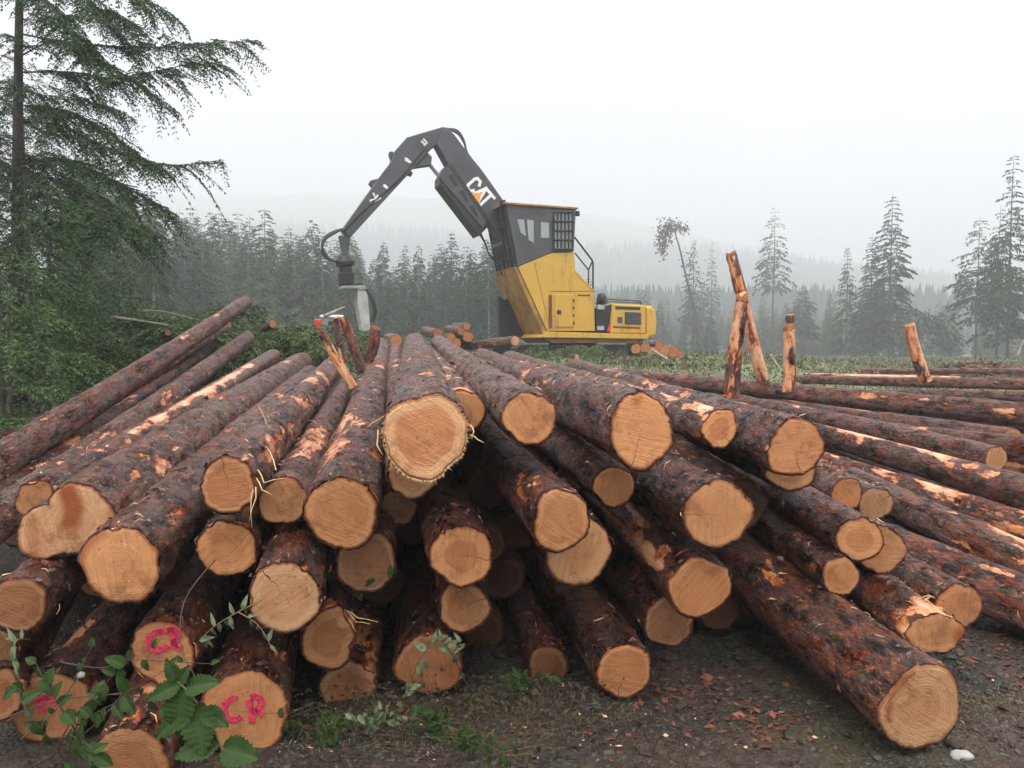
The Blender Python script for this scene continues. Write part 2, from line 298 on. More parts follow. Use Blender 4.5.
# log table: key, front centre xyz, front radius, back centre xyz, back radius (metres)
LOGS=[
('L1',-3.775,4.737,0.617,0.135,-3.99,12.049,2.369,0.09),
('L2',-4.741,6.25,0.715,0.105,-5.407,10.475,1.053,0.08),
('L3',-3.964,5.152,0.558,0.115,-4.451,12.534,2.029,0.075),
('L4',-3.546,4.932,0.541,0.12,-4.47,12.012,1.743,0.075),
('L5',-3.036,4.344,0.659,0.12,-3.96,12.02,1.83,0.1),
('L6',-2.231,3.714,1.051,0.094,-3.585,12.004,1.545,0.12),
('L7',-1.942,3.476,1.006,0.18,-3.222,12.291,1.474,0.14),
('L8',-1.593,3.214,0.881,0.159,-2.899,11.504,1.33,0.11),
('L9',-1.227,3.427,1.174,0.125,-2.675,11.989,1.402,0.15),
('L9b',-1.423,4.521,1.107,0.12,-3.072,12.553,1.051,0.1),
('L10',-1.083,3.763,1.032,0.119,-2.192,10.483,1.197,0.1),
('L11',-0.765,3.562,1.018,0.167,-2.129,13.015,1.719,0.12),
('L12',-0.504,4.044,1.129,0.138,-1.816,12.509,1.605,0.12),
('L13',-0.352,3.218,1.412,0.174,-1.592,12.994,1.752,0.16),
('L14',-0.266,4.08,1.432,0.123,-1.33,13.04,1.595,0.12),
('L15',0.081,3.779,1.426,0.133,-1.183,13.008,1.757,0.12),
('L16',0.581,3.583,1.391,0.162,-0.469,12.503,1.519,0.14),
('L17',1.105,4.23,1.328,0.106,-0.049,13.004,1.508,0.12),
('L18',1.42,3.976,1.261,0.145,0.984,12.496,1.379,0.13),
('M1',0.521,4.054,1.05,0.112,-0.119,7.98,1.195,0.12),
('M2',0.224,3.479,1.005,0.132,-0.618,7.982,1.202,0.14),
('M3',0.329,3.823,0.77,0.165,-0.346,7.473,0.966,0.14),
('M4',0.942,3.62,1.001,0.16,0.534,8.473,1.03,0.15),
('M5',-0.235,3.709,0.787,0.146,-1.001,8.446,0.967,0.13),
('M6',-0.239,3.913,0.469,0.134,-0.804,7.954,0.48,0.12),
('M7',-0.698,3.801,0.732,0.149,-1.483,8.433,0.688,0.13),
('M8',-0.639,4.398,0.869,0.111,-1.268,8.955,0.798,0.11),
('M9',-1.303,3.612,0.846,0.137,-2.26,8.454,0.761,0.14),
('M10',-0.968,3.357,0.697,0.154,-1.777,7.946,0.866,0.15),
('M11',-0.865,3.691,0.401,0.136,-1.618,7.932,0.302,0.14),
('M12',-0.819,3.88,0.076,0.139,-1.28,7.884,0.295,0.14),
('M13',-0.411,3.881,0.187,0.164,-1.015,7.972,0.311,0.15),
('M14',-1.497,3.363,0.459,0.137,-2.222,7.44,0.457,0.15),
('M15',-1.171,3.425,0.17,0.189,-1.962,7.413,0.29,0.17),
('M16',-2.062,3.485,0.16,0.17,-2.694,7.44,0.275,0.15),
('M17',-1.997,3.181,0.73,0.117,-3.057,7.437,0.636,0.13),
('M18',-1.486,3.025,0.146,0.148,-2.326,6.951,0.243,0.15),
('M19',-2.206,3.329,0.278,0.119,-3.571,6.818,0.211,0.12),
('M20',-2.258,3.417,0.442,0.096,-3.356,6.989,0.334,0.1),
('M21',0.549,3.802,0.19,0.141,-0.193,7.374,0.552,0.14),
('M22',0.192,4.178,0.053,0.117,-0.35,7.848,0.286,0.13),
('M23',0.828,4.12,0.334,0.142,0.196,8.026,0.495,0.12),
('M24',0.887,3.714,0.637,0.146,0.41,7.474,0.848,0.13),
('M25',1.736,3.315,0.249,0.191,1.018,7.424,0.584,0.17),
('M26',1.704,4.083,0.574,0.104,1.461,8.442,0.652,0.12),
('M27',2.105,3.898,0.347,0.149,1.679,7.438,0.455,0.13),
('M28',2.336,4.12,0.398,0.126,2.279,8.401,0.443,0.12),
('M29',1.819,4.142,0.758,0.121,1.783,8.456,0.747,0.12),
('M30',2.041,4.368,0.64,0.138,2.116,8.943,0.579,0.12),
('M31',2.189,5.18,0.795,0.105,2.47,9.456,0.733,0.1),
('M32',2.45,5.347,0.695,0.115,2.826,9.452,0.674,0.1),
('M33',1.598,4.567,1.065,0.144,1.44,8.97,1.014,0.12),
('M34',1.351,4.654,0.832,0.147,0.99,8.977,1.126,0.13),
('R1',7.348,8.76,0.833,0.15,1.8,14.988,1.163,0.12),
('R2',11.165,13.977,0.996,0.12,6.484,18.971,0.875,0.1),
('R3',18.37,21.986,0.949,0.1,8.855,27.975,0.727,0.09),
('R4',10.64,18.978,0.875,0.07,6.641,20.974,0.902,0.06),
('R5',9.57,11.97,0.916,0.1,5.76,15.966,0.742,0.09),
('R6',5.5,8.752,0.691,0.149,4.031,12.464,0.802,0.11),
('R7',4.589,7.53,0.673,0.128,3.335,11.947,0.895,0.1),
('R8',4.118,4.839,0.569,0.15,3.255,10.46,0.791,0.1),
('R9',3.957,4.638,0.38,0.135,3.112,8.548,0.569,0.1),
('R10',3.632,4.129,0.227,0.15,2.958,6.943,0.577,0.12),
('R11',3.421,3.903,0.083,0.175,2.546,5.935,0.359,0.15),
('R13',6.009,7.151,0.695,0.13,3.698,10.985,0.707,0.11),
('R14',4.509,5.321,0.216,0.13,3.384,9.343,0.509,0.12),
('R15',3.882,4.608,0.116,0.13,3.094,7.534,0.452,0.12),
('R16',7.515,8.952,0.677,0.12,4.34,13.962,0.717,0.11),
('R12',5.333,6.139,0.53,0.13,5.321,9.44,0.452,0.1),
('F1',-1.355,5.111,0.485,0.14,-1.833,8.95,0.633,0.13),
('F2',-0.054,4.918,0.317,0.14,-0.713,8.934,0.51,0.13),
('F3',0.03,5.155,0.566,0.14,-0.673,8.934,0.809,0.13),
('F4',0.492,4.947,0.519,0.14,-0.146,8.905,0.632,0.13),
('F5',0.877,5.129,0.514,0.12,0.188,8.935,0.695,0.12),
('F6',1.701,5.131,0.322,0.13,1.022,8.953,0.559,0.12),
('F7',-2.074,4.726,0.422,0.14,-2.718,8.929,0.529,0.13),
('F8',-2.371,4.529,0.45,0.14,-3.058,7.896,0.378,0.13),
('F9',0.375,5.181,0.118,0.14,-0.309,8.915,0.355,0.13),
('F10',-0.675,5.345,0.545,0.13,-1.129,9.46,0.738,0.12),
('F11',1.247,4.718,0.181,0.13,0.51,8.431,0.317,0.12),
('F12',-1.595,5.129,0.551,0.12,-2.164,9.449,0.603,0.12),
('F15',-0.164,4.594,0.102,0.13,-0.704,7.897,0.281,0.12),
('F16',0.697,4.803,0.103,0.13,-0.01,8.482,0.319,0.12),
('F17',-0.782,4.717,0.342,0.13,-1.272,8.434,0.565,0.12),
('F18',0.964,4.615,0.095,0.12,0.349,7.938,0.285,0.12),
('F19',-0.15,4.495,0.638,0.12,-0.785,8.45,0.671,0.12),
('F20',-2.77,4.851,0.601,0.12,-3.499,8.935,0.415,0.12),
('F21',-3.2,5.141,0.562,0.12,-3.848,8.939,0.452,0.12),
('F22',1.489,5.118,0.111,0.13,0.936,8.434,0.317,0.12),
('F13',-0.181,4.994,0.854,0.13,-0.846,8.977,0.968,0.12),
('F14',0.348,5.163,0.881,0.12,-0.361,8.971,1.01,0.12),
]
LAB={
'L1':'long grey barked log lying highest on the left, its thin tip jutting above the bushes',
'L2':'reddish log half hidden by green boughs behind the long jutting log at the left edge',
'L3':'thin reddish log tucked directly under the long jutting log',
'L4':'thin dark log with orange scars, second below the long jutting log',
'L5':'smooth grey log with pale broken tip leaning down beside the green slash',
'L6':'log with a long pale pink peeled streak along its upper side',
'L7':'big mossy log whose cut end is lobed with a red stain down it',
'L8':'thick log with pale saw-marked round end just right of the lobed end',
'L9':'scarred log with round orange-brown end above the tuft of pale splinters',
'L9b':'narrow log wedged behind the scarred log with orange-brown end',
'L10':'slim grey log with cracked pinkish end between splinters and a ringed end',
'L11':'thick log with large ringed end and orange scars, left of the big central log',
'L12':'log whose end peeps out just under the big central log',
'L13':'big central log with large orange heartwood end and ragged fringe of fibres',
'L14':'log with shaded end tucked behind the right side of the big central log',
'L15':'grey log with round end and a pale bald patch on top near the cut',
'L16':'thick dark log with the tall oval cut end at the top right of centre',
'L17':'peeled log with small end showing orange heart inside a pale ring',
'L18':'thick dark log with wide pale end, rightmost of the big logs on top',
'M1':'thin black log with small brownish end below the tall oval end',
'M2':'knotted log with pink-orange end lying over a wider pale end',
'M3':'log with wide pale end half covered by the knotted log above it',
'M4':'dark log with wide cracked pale end at right centre of the pile',
'M5':'purple-barked log with lichen spots and off-centre brown heart',
'M6':'short-looking log with round end directly beneath the lichen-spotted log',
'M7':'log with shaded brown end under the large ringed end',
'M8':'dim log end in the shadow beneath the big central log',
'M9':'round brown end below the orange-brown end and left of the mossy scarred bark',
'M10':'log with orange-scarred top and pale rayed end above the second pink mark',
'M11':'log with angular dark-hearted end just right of the pale rayed end',
'M12':'orange-edged log half buried in weeds at the bottom of the pile',
'M13':'log with rough cracked end behind the wilted pale leaves',
'M14':'log with pink painted letters on its upper small round end',
'M15':'thick log with pink painted letters on its long end beside the big leaves',
'M16':'log with smeared pink paint behind the leafy sprig at lower left',
'M17':'log with reddish end at the left edge below the lobed end',
'M18':'log with torn orange rim at the bottom edge under the leafy sprig',
'M19':'orange log end cut off by the left edge near the bottom',
'M20':'small dim log end at the left edge behind pale dead leaves',
'M21':'rough barked log lying on the dirt with a flat-bottomed orange end',
'M22':'very dark log end on the dirt in the gap at bottom centre',
'M23':'small shaded log end under the log with orange-striped bark',
'M24':'log with orange-striped peeled bark and oval reddish end',
'M25':'nearest and thickest log on the right, its pale end resting on the gravel',
'M26':'log with small round end and orange bark beside it, above the nearest log',
'M27':'log with lopsided torn yellow end beside the pale white-orange scar',
'M28':'cracked pale end behind the lopsided torn yellow end',
'M29':'dark log with oval brown-hearted end overlapping a paler end',
'M30':'pale end partly covered by the oval brown-hearted end',
'M31':'small reddish end, left one of the small pair at the right of the pile',
'M32':'small tan end, right one of the small pair at the right of the pile',
'M33':'pale sliver of an end showing under the rightmost big top log',
'M34':'dark log in shadow beneath the peeled log with ringed heart',
'R1':'long dark log crossing the right side just below the standing stakes',
'R2':'long dark log lying behind the stakes, second row on the right',
'R3':'thin grey log farthest back along the green clearing',
'R4':'short pale peeled log lying flat behind the short stake pair',
'R5':'slim log between the two long dark logs on the right',
'R6':'dark log with narrow oval end near the right edge',
'R7':'brown log with reddish end just left of the narrow oval end',
'R8':'log with long orange peeled side sloping to the right edge',
'R9':'shadowed log with ragged yellow scars below the long orange peeled log',
'R10':'grey-brown log with one large ragged tan scar sloping to the right edge',
'R11':'thick dark log lying lowest at the right edge above bark litter',
'R13':'shadowed log filling the gap under the reddish end at the right edge',
'R14':'dark log in shadow under the ragged yellow scars',
'R15':'dark log glimpsed between the tan scarred log and the one above it',
'R16':'dim log just under the long dark log at the right edge',
'R12':'log seen only as bark at the right edge under the reddish end',
}
# ================================================================ terrain
def sst(x,a,b):
    t=np.clip((x-a)/(b-a),0,1); return t*t*(3-2*t)
def gz(x,y):
    x=np.asarray(x,float);y=np.asarray(y,float)
    lo=np.interp(y,[0,5,12,25,50,120,220],[0,0,.40,.6,.2,-.9,-2.2])
    hi=np.interp(y,[0,5,9,12,16,27,40,60,120,220],[0,0,.35,1.0,1.15,1.22,1.0,.4,-.9,-2.2])
    cx=np.interp(y,[8,14,25],[2.,2.2,9]); wgt=1-sst(x,cx,cx+3)
    z=lo*(1-wgt)+hi*wgt
    H=np.interp(x,[-1600,-618,-58,164,540,906,1600],[195,262,256,215,134,98,82])
    t=sst(y,420,1500); z=z+t*H*(1+.10*fbm(x/190,y/190,y*0,3,5))
    z=z+.05*fbm(x*.6,y*.6,x*0,3,1)*sst(y,3,9)*(1-t)
    # soil scuffed up under the log ends
    z=z+.05*np.exp(-((x-.15)**2/.25+(y-3.85)**2/.03)) +.04*np.exp(-((x+.6)**2/.12+(y-3.75)**2/.02))
    return z
xs=np.concatenate([np.linspace(-1650,-40,95),np.linspace(-38,-5,50)[:-1],np.linspace(-5,-2.2,20)[:-1],np.arange(-2.2,3.4,.022),np.linspace(3.42,12,60),np.linspace(12.5,60,50),np.linspace(66,1650,85)])
ys=np.concatenate([np.linspace(-25,2.6,12),np.arange(2.7,4.9,.022),np.linspace(4.93,9,50),np.linspace(9.2,40,80),np.linspace(41,120,60),np.linspace(123,1750,160)])
X,Y=np.meshgrid(xs,ys); Z=gz(X,Y)
near=(1-sst(Y,5,9))*(1-sst(np.abs(X),3.5,7)); Z+=near*(.035*fbm(X*3,Y*3,X*0,3,3)+.028*fbm(X*14,Y*14,X*0,4,4)+.012*np.abs(fbm(X*40,Y*40,X*0,2,9)))
nx,ny=len(xs),len(ys); idx=np.arange(nx*ny).reshape(ny,nx)
Q=np.stack([idx[:-1,:-1],idx[:-1,1:],idx[1:,1:],idx[1:,:-1]],-1).reshape(-1,4)
green=sst(Y.ravel(),13,18)
gme=npmesh('ground',np.stack([X.ravel(),Y.ravel(),Z.ravel()],1),Q,attrs={'green':green})
link('ground',gme,mat=M['ground'],kind='structure')
def g1(x,y): return float(gz(np.array([x]),np.array([y]))[0])
# ---------------------------------------------------------------- haze
hz=MB().box((0,870,142),(3320,1800,300)); hzm=bpy.data.materials.new('haze'); hzm.use_nodes=True; t=hzm.node_tree; t.nodes.clear()
pvn=t.nodes.new('ShaderNodeVolumePrincipled'); pvn.inputs['Density'].default_value=.00205; pvn.inputs['Color'].default_value=(.82,.84,.885,1); pvn.inputs['Anisotropy'].default_value=.2
hzo=t.nodes.new('ShaderNodeOutputMaterial'); t.links.new(pvn.outputs[0],hzo.inputs['Volume'])
hz.build('haze',hzm,kind='stuff')
# ================================================================ logs
LP={ # per-log looks: tone grey, peel threshold, moss, heart radius, heart strength, brightness
}
def make_log(name,A,B,ra,rb,seed=0,tone=.3,pth=.36,moss=.15,red=.5,heart_r=.72,heart=.9,bright=1.,rho=None,streaks=(),knots=4,
             tilt=None,jag=0,back=True,label=None,cat='log',group=None,stain=None,fringe=0,res=1.,bend=.02,flare=0):
    A=Vector(A);B=Vector(B); Lg=(B-A).length; z=(B-A).normalized(); up=Vector((0,0,1)) if abs(z.z)<.85 else Vector((0,1,0)); y=(up-z*up.dot(z)).normalized(); x=y.cross(z)
    root=empty(name,A,label=label,cat=cat,group=group); root.matrix_world=Matrix(((x.x,y.x,z.x,A.x),(x.y,y.y,z.y,A.y),(x.z,y.z,z.z,A.z),(0,0,0,1)))
    r_=random.Random(seed*31+5); s=seed*17.3
    dep=max(A.y,1.5)
    n=int(min(84,max(18,2*math.pi*ra/(.0040*dep)*res)))
    zs=[0.]
    while zs[-1]<Lg-.03: zs.append(zs[-1]+max(.018,.0052*(dep+zs[-1]*z.y if z.y>0 else dep))*(1+zs[-1]*.05)/res)
    zs[-1]=Lg; zs=np.array(zs); th=np.arange(n)/n*2*np.pi
    TH,ZZ=np.meshgrid(th,zs); thi=np.pi-TH   # image-side angle (0 = picture right, ccw)
    ra_=np.interp(ZZ,[0,Lg],[ra,rb])
    rh=1+.035*np.sin(2*TH+s)+.025*np.sin(3*TH+2*s)+.02*np.sin(5*TH+3*s+ZZ*.6)+.05*fbm(np.cos(TH)*1.2+s,np.sin(TH)*1.2,ZZ*.8,2,seed)
    def rhof(a):
        aa=np.array([q[0] for q in rho]+[rho[0][0]+360]); bb=np.array([q[1] for q in rho]+[rho[0][1]])
        return np.interp(np.degrees(a)%360 if rho[0][0]==0 else np.degrees(a)%360,aa,bb)
    if rho: rh=rh*(1+(rhof(thi)-1)*np.exp(-ZZ/.55))
    if flare: rh=rh*(1+flare*np.exp(-ZZ/.25))
    ct,st=np.cos(TH),np.sin(TH); px,py=ra_*ct,ra_*st
    pvv=.8*fbm(px*7+s,py*7,ZZ*2.6,4,seed)+.45*fbm(px*20+s,py*20,ZZ*8,3,seed+11)-pth+.02+.22*(r_.random()-.3)*0
    pvv=pvv+.30*np.exp(-ZZ/.035)*(fbm(px*14+s,py*14,ZZ*3,3,seed+3)*1.6)
    for (a,hw,z0,z1,amt) in streaks:
        da=(np.degrees(thi)-a+180)%360-180
        m=np.clip(1-np.abs(da)/hw,0,1)*sst(ZZ,z0,z0+.15)*(1-sst(ZZ,z1-.25,z1))
        pvv=pvv+amt*m
    kb=np.zeros_like(ZZ)
    for k in range(knots):
        kz=r_.uniform(.1,min(Lg,5)); ka=r_.uniform(0,2*math.pi); sg=r_.uniform(.018,.03)
        d2=((ra_*((TH-ka+np.pi)%(2*np.pi)-np.pi))**2+(ZZ-kz)**2)/sg**2
        kb+=.016*np.exp(-d2*.7); pvv=np.maximum(pvv,.12-.25*d2) if r_.random()<.6 else pvv
    sc=min(1.,ra/.12)
    amp=(.011*fbm(px*22+s,py*22,ZZ*9,4,seed+1)+.006*np.abs(fbm(px*48+s,py*48,ZZ*16,3,seed+2))*2+.014*fbm(px*6,py*6,ZZ*2.5,2,seed+6))*sc
    pe=sst(pvv,-.02,.03)
    RR=ra_*rh*1.035+kb*sc+amp*(1-.7*pe)-.0075*pe*sc-.004
    bd=r_.uniform(0,6.28); bx=bend*np.sin(np.pi*ZZ/Lg)*np.cos(bd); by=bend*np.sin(np.pi*ZZ/Lg)*np.sin(bd)
    VX=RR*ct+bx;VY=RR*st+by; VZ=ZZ.copy()
    bt=.010*sc  # bark thickness
    VZ[0]+= np.abs(fbm(ct[0]*6+s,st[0]*6,ct[0]*0,4,seed+4))*(.03+jag)*sc+jag*.5*np.abs(fbm(ct[0]*2+s,st[0]*2,ct[0]*0,2,seed+4))
    V=np.stack([VX.ravel(),VY.ravel(),VZ.ravel()],1)
    nr=len(zs); idx=np.arange(nr*n).reshape(nr,n); nxt=np.roll(idx,-1,1)
    Qs=[np.stack([idx[:-1],idx[1:],nxt[1:],nxt[:-1]],-1).reshape(-1,4)]
    # rim: bark turned inward to the wood
    R0=RR[0]; rin=np.maximum(R0-bt*1.8,R0*.7)
    V=np.concatenate([V,np.stack([rin*ct[0],rin*st[0],np.full(n,.007)],1)]); i2=nr*n+np.arange(n)
    Qs.append(np.stack([i2,idx[0],np.roll(idx[0],-1),np.roll(i2,-1)],-1))
    pa=np.concatenate([pvv.ravel(),np.full(n,-1.)])
    o=link('bark',npmesh('bark',V,np.concatenate(Qs),attrs={'pv':pa}),root,M['bark'])
    o['tone']=float(tone);o['moss']=float(moss);o['red']=float(red)
    def face(Rw,zoff,flip,rings,dirz,bxx=0,byy=0,main=True):
        fr=np.linspace(0,1,rings+1)[1:]; FV=[np.array([[0,0,zoff]])]; at=[0.]
        for k,q in enumerate(fr):
            zz=np.full(n,zoff,float)+ (0.0025*fbm(Rw*ct[0]*q*18+s,Rw*st[0]*q*18,ct[0]*0,3,seed+8) if main else 0)
            if jag and main: zz=zz+jag*(fbm(Rw*ct[0]*q*9+s,Rw*st[0]*q*30,ct[0]*0,3,seed+9))
            FV.append(np.stack([Rw*q*ct[0],Rw*q*st[0],zz],1)); at+= [q]*n
        FV.append(np.stack([Rw*.995*ct[0],Rw*.995*st[0],np.full(n,zoff+dirz*.035)],1)); at+=[1.02]*n
        FV=np.concatenate(FV); FV[:,0]+=bxx; FV[:,1]+=byy
        if tilt and main: FV[:,2]+=FV[:,0]*tilt[0]+FV[:,1]*tilt[1]
        T=[];Qf=[]
        a=1+np.arange(n); T=np.stack([np.zeros(n,int),np.roll(a,-1),a],-1)
        for k in range(rings):
            i0=1+k*n+np.arange(n); i1=i0+n; Qf.append(np.stack([i0,np.roll(i0,-1),np.roll(i1,-1),i1],-1))
        Qf=np.concatenate(Qf)
        if flip: T=T[:,::-1]; Qf=Qf[:,::-1]
        sta=np.zeros(len(FV))
        if stain is not None and main: sta=stain(-FV[:,0]/ra,FV[:,1]/ra)
        fo=link('cut_face',npmesh('cut_face',FV,Qf,T,attrs={'rr':at,'stain':sta}),root,M['face'])
        fo['heart_r']=float(heart_r);fo['heart']=float(heart);fo['bright']=float(bright); return fo
    fw=np.maximum(R0-bt*(.8+.5*np.abs(fbm(ct[0]*5+s,st[0]*5,ct[0]*0,3,seed+7))),R0*.6)
    face(fw,-.002,False,9,1)
    if back: face(RR[-1]-bt*.5,Lg+.002,True,2,-1,0,0,False)
    if fringe:
        fb_=[]; FV=[];FQ=[]
        for k in range(int(fringe*650)):
            a=r_.gauss(math.pi*1.5,1.5) if r_.random()<.8 else r_.uniform(0,6.28); a=math.pi-a
            ri=np.interp(a%(2*math.pi),np.append(th,2*math.pi),np.append(fw,fw[0]))
            l=r_.uniform(.003,.013)*(2.2 if r_.random()<.08 else 1); wd=r_.uniform(.0005,.0016)
            c=Vector((math.cos(a),math.sin(a),0)); tn=Vector((-math.sin(a),math.cos(a),0))
            dr=(c*r_.uniform(.5,1.2)+tn*r_.uniform(-.5,.5)+Vector((0,-r_.uniform(0,.8),-r_.uniform(-.2,.5)))).normalized()
            p0=c*(ri-.002); p0.z=-.003; nb=len(FV); q=p0+dr*l
            FV+=[p0-tn*wd,p0+tn*wd,q+tn*wd*.3,q-tn*wd*.3,p0-tn*wd+Vector((0,0,wd)),p0+tn*wd+Vector((0,0,wd))]; FQ+=[(nb,nb+1,nb+2,nb+3),(nb+4,nb+5,nb+2,nb+3)]
        link('splinter_fringe',npmesh('splinter_fringe',[tuple(v) for v in FV],FQ,smooth=False),root,M['fibre'])
    return root
SPEC={  # low bright puts the shade on tucked-in ends into their colour
'L1':dict(tone=.8,pth=.42,streaks=[(100,60,1.0,3.2,.1)]),'L2':dict(tone=.35,red=1,pth=.3),'L3':dict(tone=.4,red=1,pth=.33),'L4':dict(tone=.35,pth=.3),
'L5':dict(tone=.95,pth=.45,streaks=[(80,70,.8,2.6,.2)]),
'L6':dict(tone=.55,pth=.33,streaks=[(75,34,1.2,6.2,.62)],heart=.15,bright=.95),
'L7':dict(tone=.5,moss=.8,pth=.44,heart=.15,bright=1.,bend=.0,rho=[(0,1.05),(35,1.0),(70,1.0),(95,.96),(120,.82),(138,.62),(155,.86),(180,1.12),(205,1.28),(225,1.22),(250,.98),(270,.88),(300,1.0),(325,.9),(350,1.02)],
      stain=lambda u,v:np.clip(1.9-np.abs(u-.02-.08*np.sin(v*5))/.17,0,1)*sst(v,-.35,-.05)*.95+np.clip(1-np.abs(u+.85)/.25,0,1)*.6*(v<.1)+np.clip(1-np.hypot(u-.95,v-.05)/.25,0,1)*.6),
'L8':dict(tone=.55,moss=.5,pth=.45,heart=.2,heart_r=.5,streaks=[(80,30,0,.16,.6)],stain=lambda u,v:np.clip(1.4-np.abs(np.degrees(np.arctan2(v,u))-205+360*(np.degrees(np.arctan2(v,u))<0)*0)/30,0,1)*.0+np.clip((np.hypot(u,v)-.8)*6,0,1)*(u<-.3)*.8),
'L9':dict(tone=.6,pth=.27,heart=.75,heart_r=.8,streaks=[(30,40,.2,3.5,.26)]),'L9b':dict(tone=.55,pth=.28),
'L10':dict(tone=.8,pth=.36,heart=.1,bright=.9,streaks=[(20,30,.15,.7,.3)]),
'L11':dict(tone=.6,pth=.38,heart=.5,heart_r=.78,streaks=[(130,34,.35,2.2,.42)]),'L12':dict(tone=.6,pth=.3,heart=.5,bright=.85),
'L13':dict(tone=.55,pth=.36,moss=.3,heart=.8,heart_r=.70,bright=1.12,fringe=1,rho=[(0,1.02),(30,1.04),(60,1.0),(90,.98),(140,1.04),(180,1.0),(215,.93),(250,1.02),(280,1.03),(310,.96),(335,1.02)]),
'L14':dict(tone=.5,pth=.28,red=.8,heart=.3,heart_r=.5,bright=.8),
'L15':dict(tone=.85,pth=.46,heart=.35,streaks=[(110,26,.18,.5,.75)],tilt=(0,.05)),
'L16':dict(tone=.4,pth=.42,heart=.25,heart_r=.5,rho=[(0,.9),(45,1.0),(90,1.08),(135,.98),(180,.9),(225,.95),(270,1.08),(315,1.0)]),
'L17':dict(tone=.85,pth=.22,heart=.85,heart_r=.58,bright=1.08,streaks=[(90,70,0,.5,.5),(90,60,3,9,-.3)]),
'L18':dict(tone=.38,pth=.42,heart=.05,rho=[(0,1.0),(50,1.03),(90,1.02),(130,.93),(160,.9),(200,1.05),(230,1.06),(280,1.0)],streaks=[(120,40,1.6,3.4,.3)]),
'M1':dict(tone=.15,heart=.6,heart_r=.9,bright=.85,pth=.5),
'M2':dict(tone=.4,heart=.7,heart_r=.75,pth=.46,red=.8,knots=7,rho=[(0,.95),(60,1.05),(100,1.1),(180,1),(225,1.1),(270,1.05),(315,.95)]),
'M3':dict(tone=.2,heart=.25,heart_r=.5),'M4':dict(tone=.25,heart=.08,pth=.48,moss=.3,streaks=[(120,25,.45,.9,.35)]),
'M5':dict(tone=.35,heart=.9,heart_r=.55,pth=.5,moss=0),'M6':dict(tone=.2,heart=.6,heart_r=.7,red=1,pth=.3),'M7':dict(tone=.2,heart=.6,heart_r=.85,bright=.9),
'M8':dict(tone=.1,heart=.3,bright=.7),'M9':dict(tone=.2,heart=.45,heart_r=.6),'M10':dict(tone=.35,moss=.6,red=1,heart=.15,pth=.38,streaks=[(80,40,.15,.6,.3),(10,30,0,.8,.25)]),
'M11':dict(tone=.15,heart=.8,heart_r=.62,bright=.9,rho=[(0,.98),(45,.92),(80,1.08),(140,.92),(180,.98),(240,1.0),(285,1.1),(330,.93)]),
'M12':dict(tone=.1,red=1,pth=.15,heart=.8),'M13':dict(tone=.15,heart=.8,heart_r=.9,bright=.9,red=.8),
'M14':dict(tone=.15,heart=.1,pth=.38,red=1),'M15':dict(tone=.35,red=.6,heart=.3,pth=.45,rho=[(0,1.0),(45,.96),(90,.95),(135,1.05),(180,.98),(225,.98),(270,1.08),(315,1.05)],streaks=[(60,20,0,.16,.5)]),
'M16':dict(tone=.1,heart=.5,bright=.85,pth=.3),'M17':dict(tone=.1,heart=.9,heart_r=.8,bright=.85,pth=.5),'M18':dict(tone=.1,red=1,heart=.7,pth=.42,streaks=[(110,40,0,.14,.7)]),
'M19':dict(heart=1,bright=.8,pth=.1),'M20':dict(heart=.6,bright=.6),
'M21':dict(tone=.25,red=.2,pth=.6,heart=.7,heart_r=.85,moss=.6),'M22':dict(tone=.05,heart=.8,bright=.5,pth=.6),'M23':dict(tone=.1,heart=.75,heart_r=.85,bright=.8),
'M24':dict(tone=.2,moss=.6,heart=.7,heart_r=.9,pth=.45,streaks=[(165,28,.05,2.,.6),(120,20,.4,2,.2)]),
'M25':dict(tone=.3,moss=.35,heart=.12,heart_r=.5,pth=.40,bend=0,streaks=[(95,22,.4,1.1,.2),(100,22,1.1,2.,.33)],rho=[(0,.98),(40,.98),(80,1.0),(115,.97),(150,.9),(180,.97),(225,1.06),(270,1.02),(315,1.02)],
       stain=lambda u,v:np.clip(1.2-np.abs(np.hypot(u-.05,v)-.86)/.1,0,1)*(u<-.2)*(v>-.3)*.9),
'M26':dict(tone=.3,moss=.3,heart=.3,pth=.33,streaks=[(170,40,0,.35,.5),(120,30,.9,1.6,.45)]),
'M27':dict(tone=.3,red=1,heart=.3,pth=.32,bright=1.,rho=[(0,1.15),(30,.8),(60,.68),(90,.66),(135,.8),(180,1.18),(225,.9),(270,.72),(315,.9)],streaks=[(110,55,0,.22,.8)],
       stain=lambda u,v:np.clip(1.3-np.hypot(u-.9,v+.1)/.35,0,1)*.9),
'M28':dict(tone=.25,heart=.1,pth=.4),'M29':dict(tone=.25,heart=.75,heart_r=.6,pth=.36,streaks=[(100,20,.7,1.0,.3)]),'M30':dict(heart=.3,heart_r=.5),'M31':dict(heart=.7,heart_r=1.,bright=.9,tone=.5),'M32':dict(heart=.2,tone=.4),
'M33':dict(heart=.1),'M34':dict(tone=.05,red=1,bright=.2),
'R1':dict(tone=.3,pth=.42,bend=.03),'R2':dict(tone=.35,pth=.42),'R3':dict(tone=.9,pth=.5),'R4':dict(tone=.7,pth=-.2),'R5':dict(tone=.4,pth=.4),
'R6':dict(tone=.15,pth=.42,streaks=[(70,50,1.8,4.5,.6)],bright=.9),'R7':dict(tone=.35,pth=.45,heart=.5,streaks=[(100,20,.9,1.3,.5)]),
'R8':dict(tone=.45,pth=.36,red=1,streaks=[(70,80,2.,5.6,1.0)]),'R9':dict(tone=.2,pth=.16,streaks=[(70,60,.6,4,.2)]),'R10':dict(tone=.6,pth=.34,red=.9,streaks=[(60,50,1.0,2.2,.45)]),
'R11':dict(tone=.25,red=1,pth=.4),'R12':dict(tone=.2,pth=.2),
}
roots={}
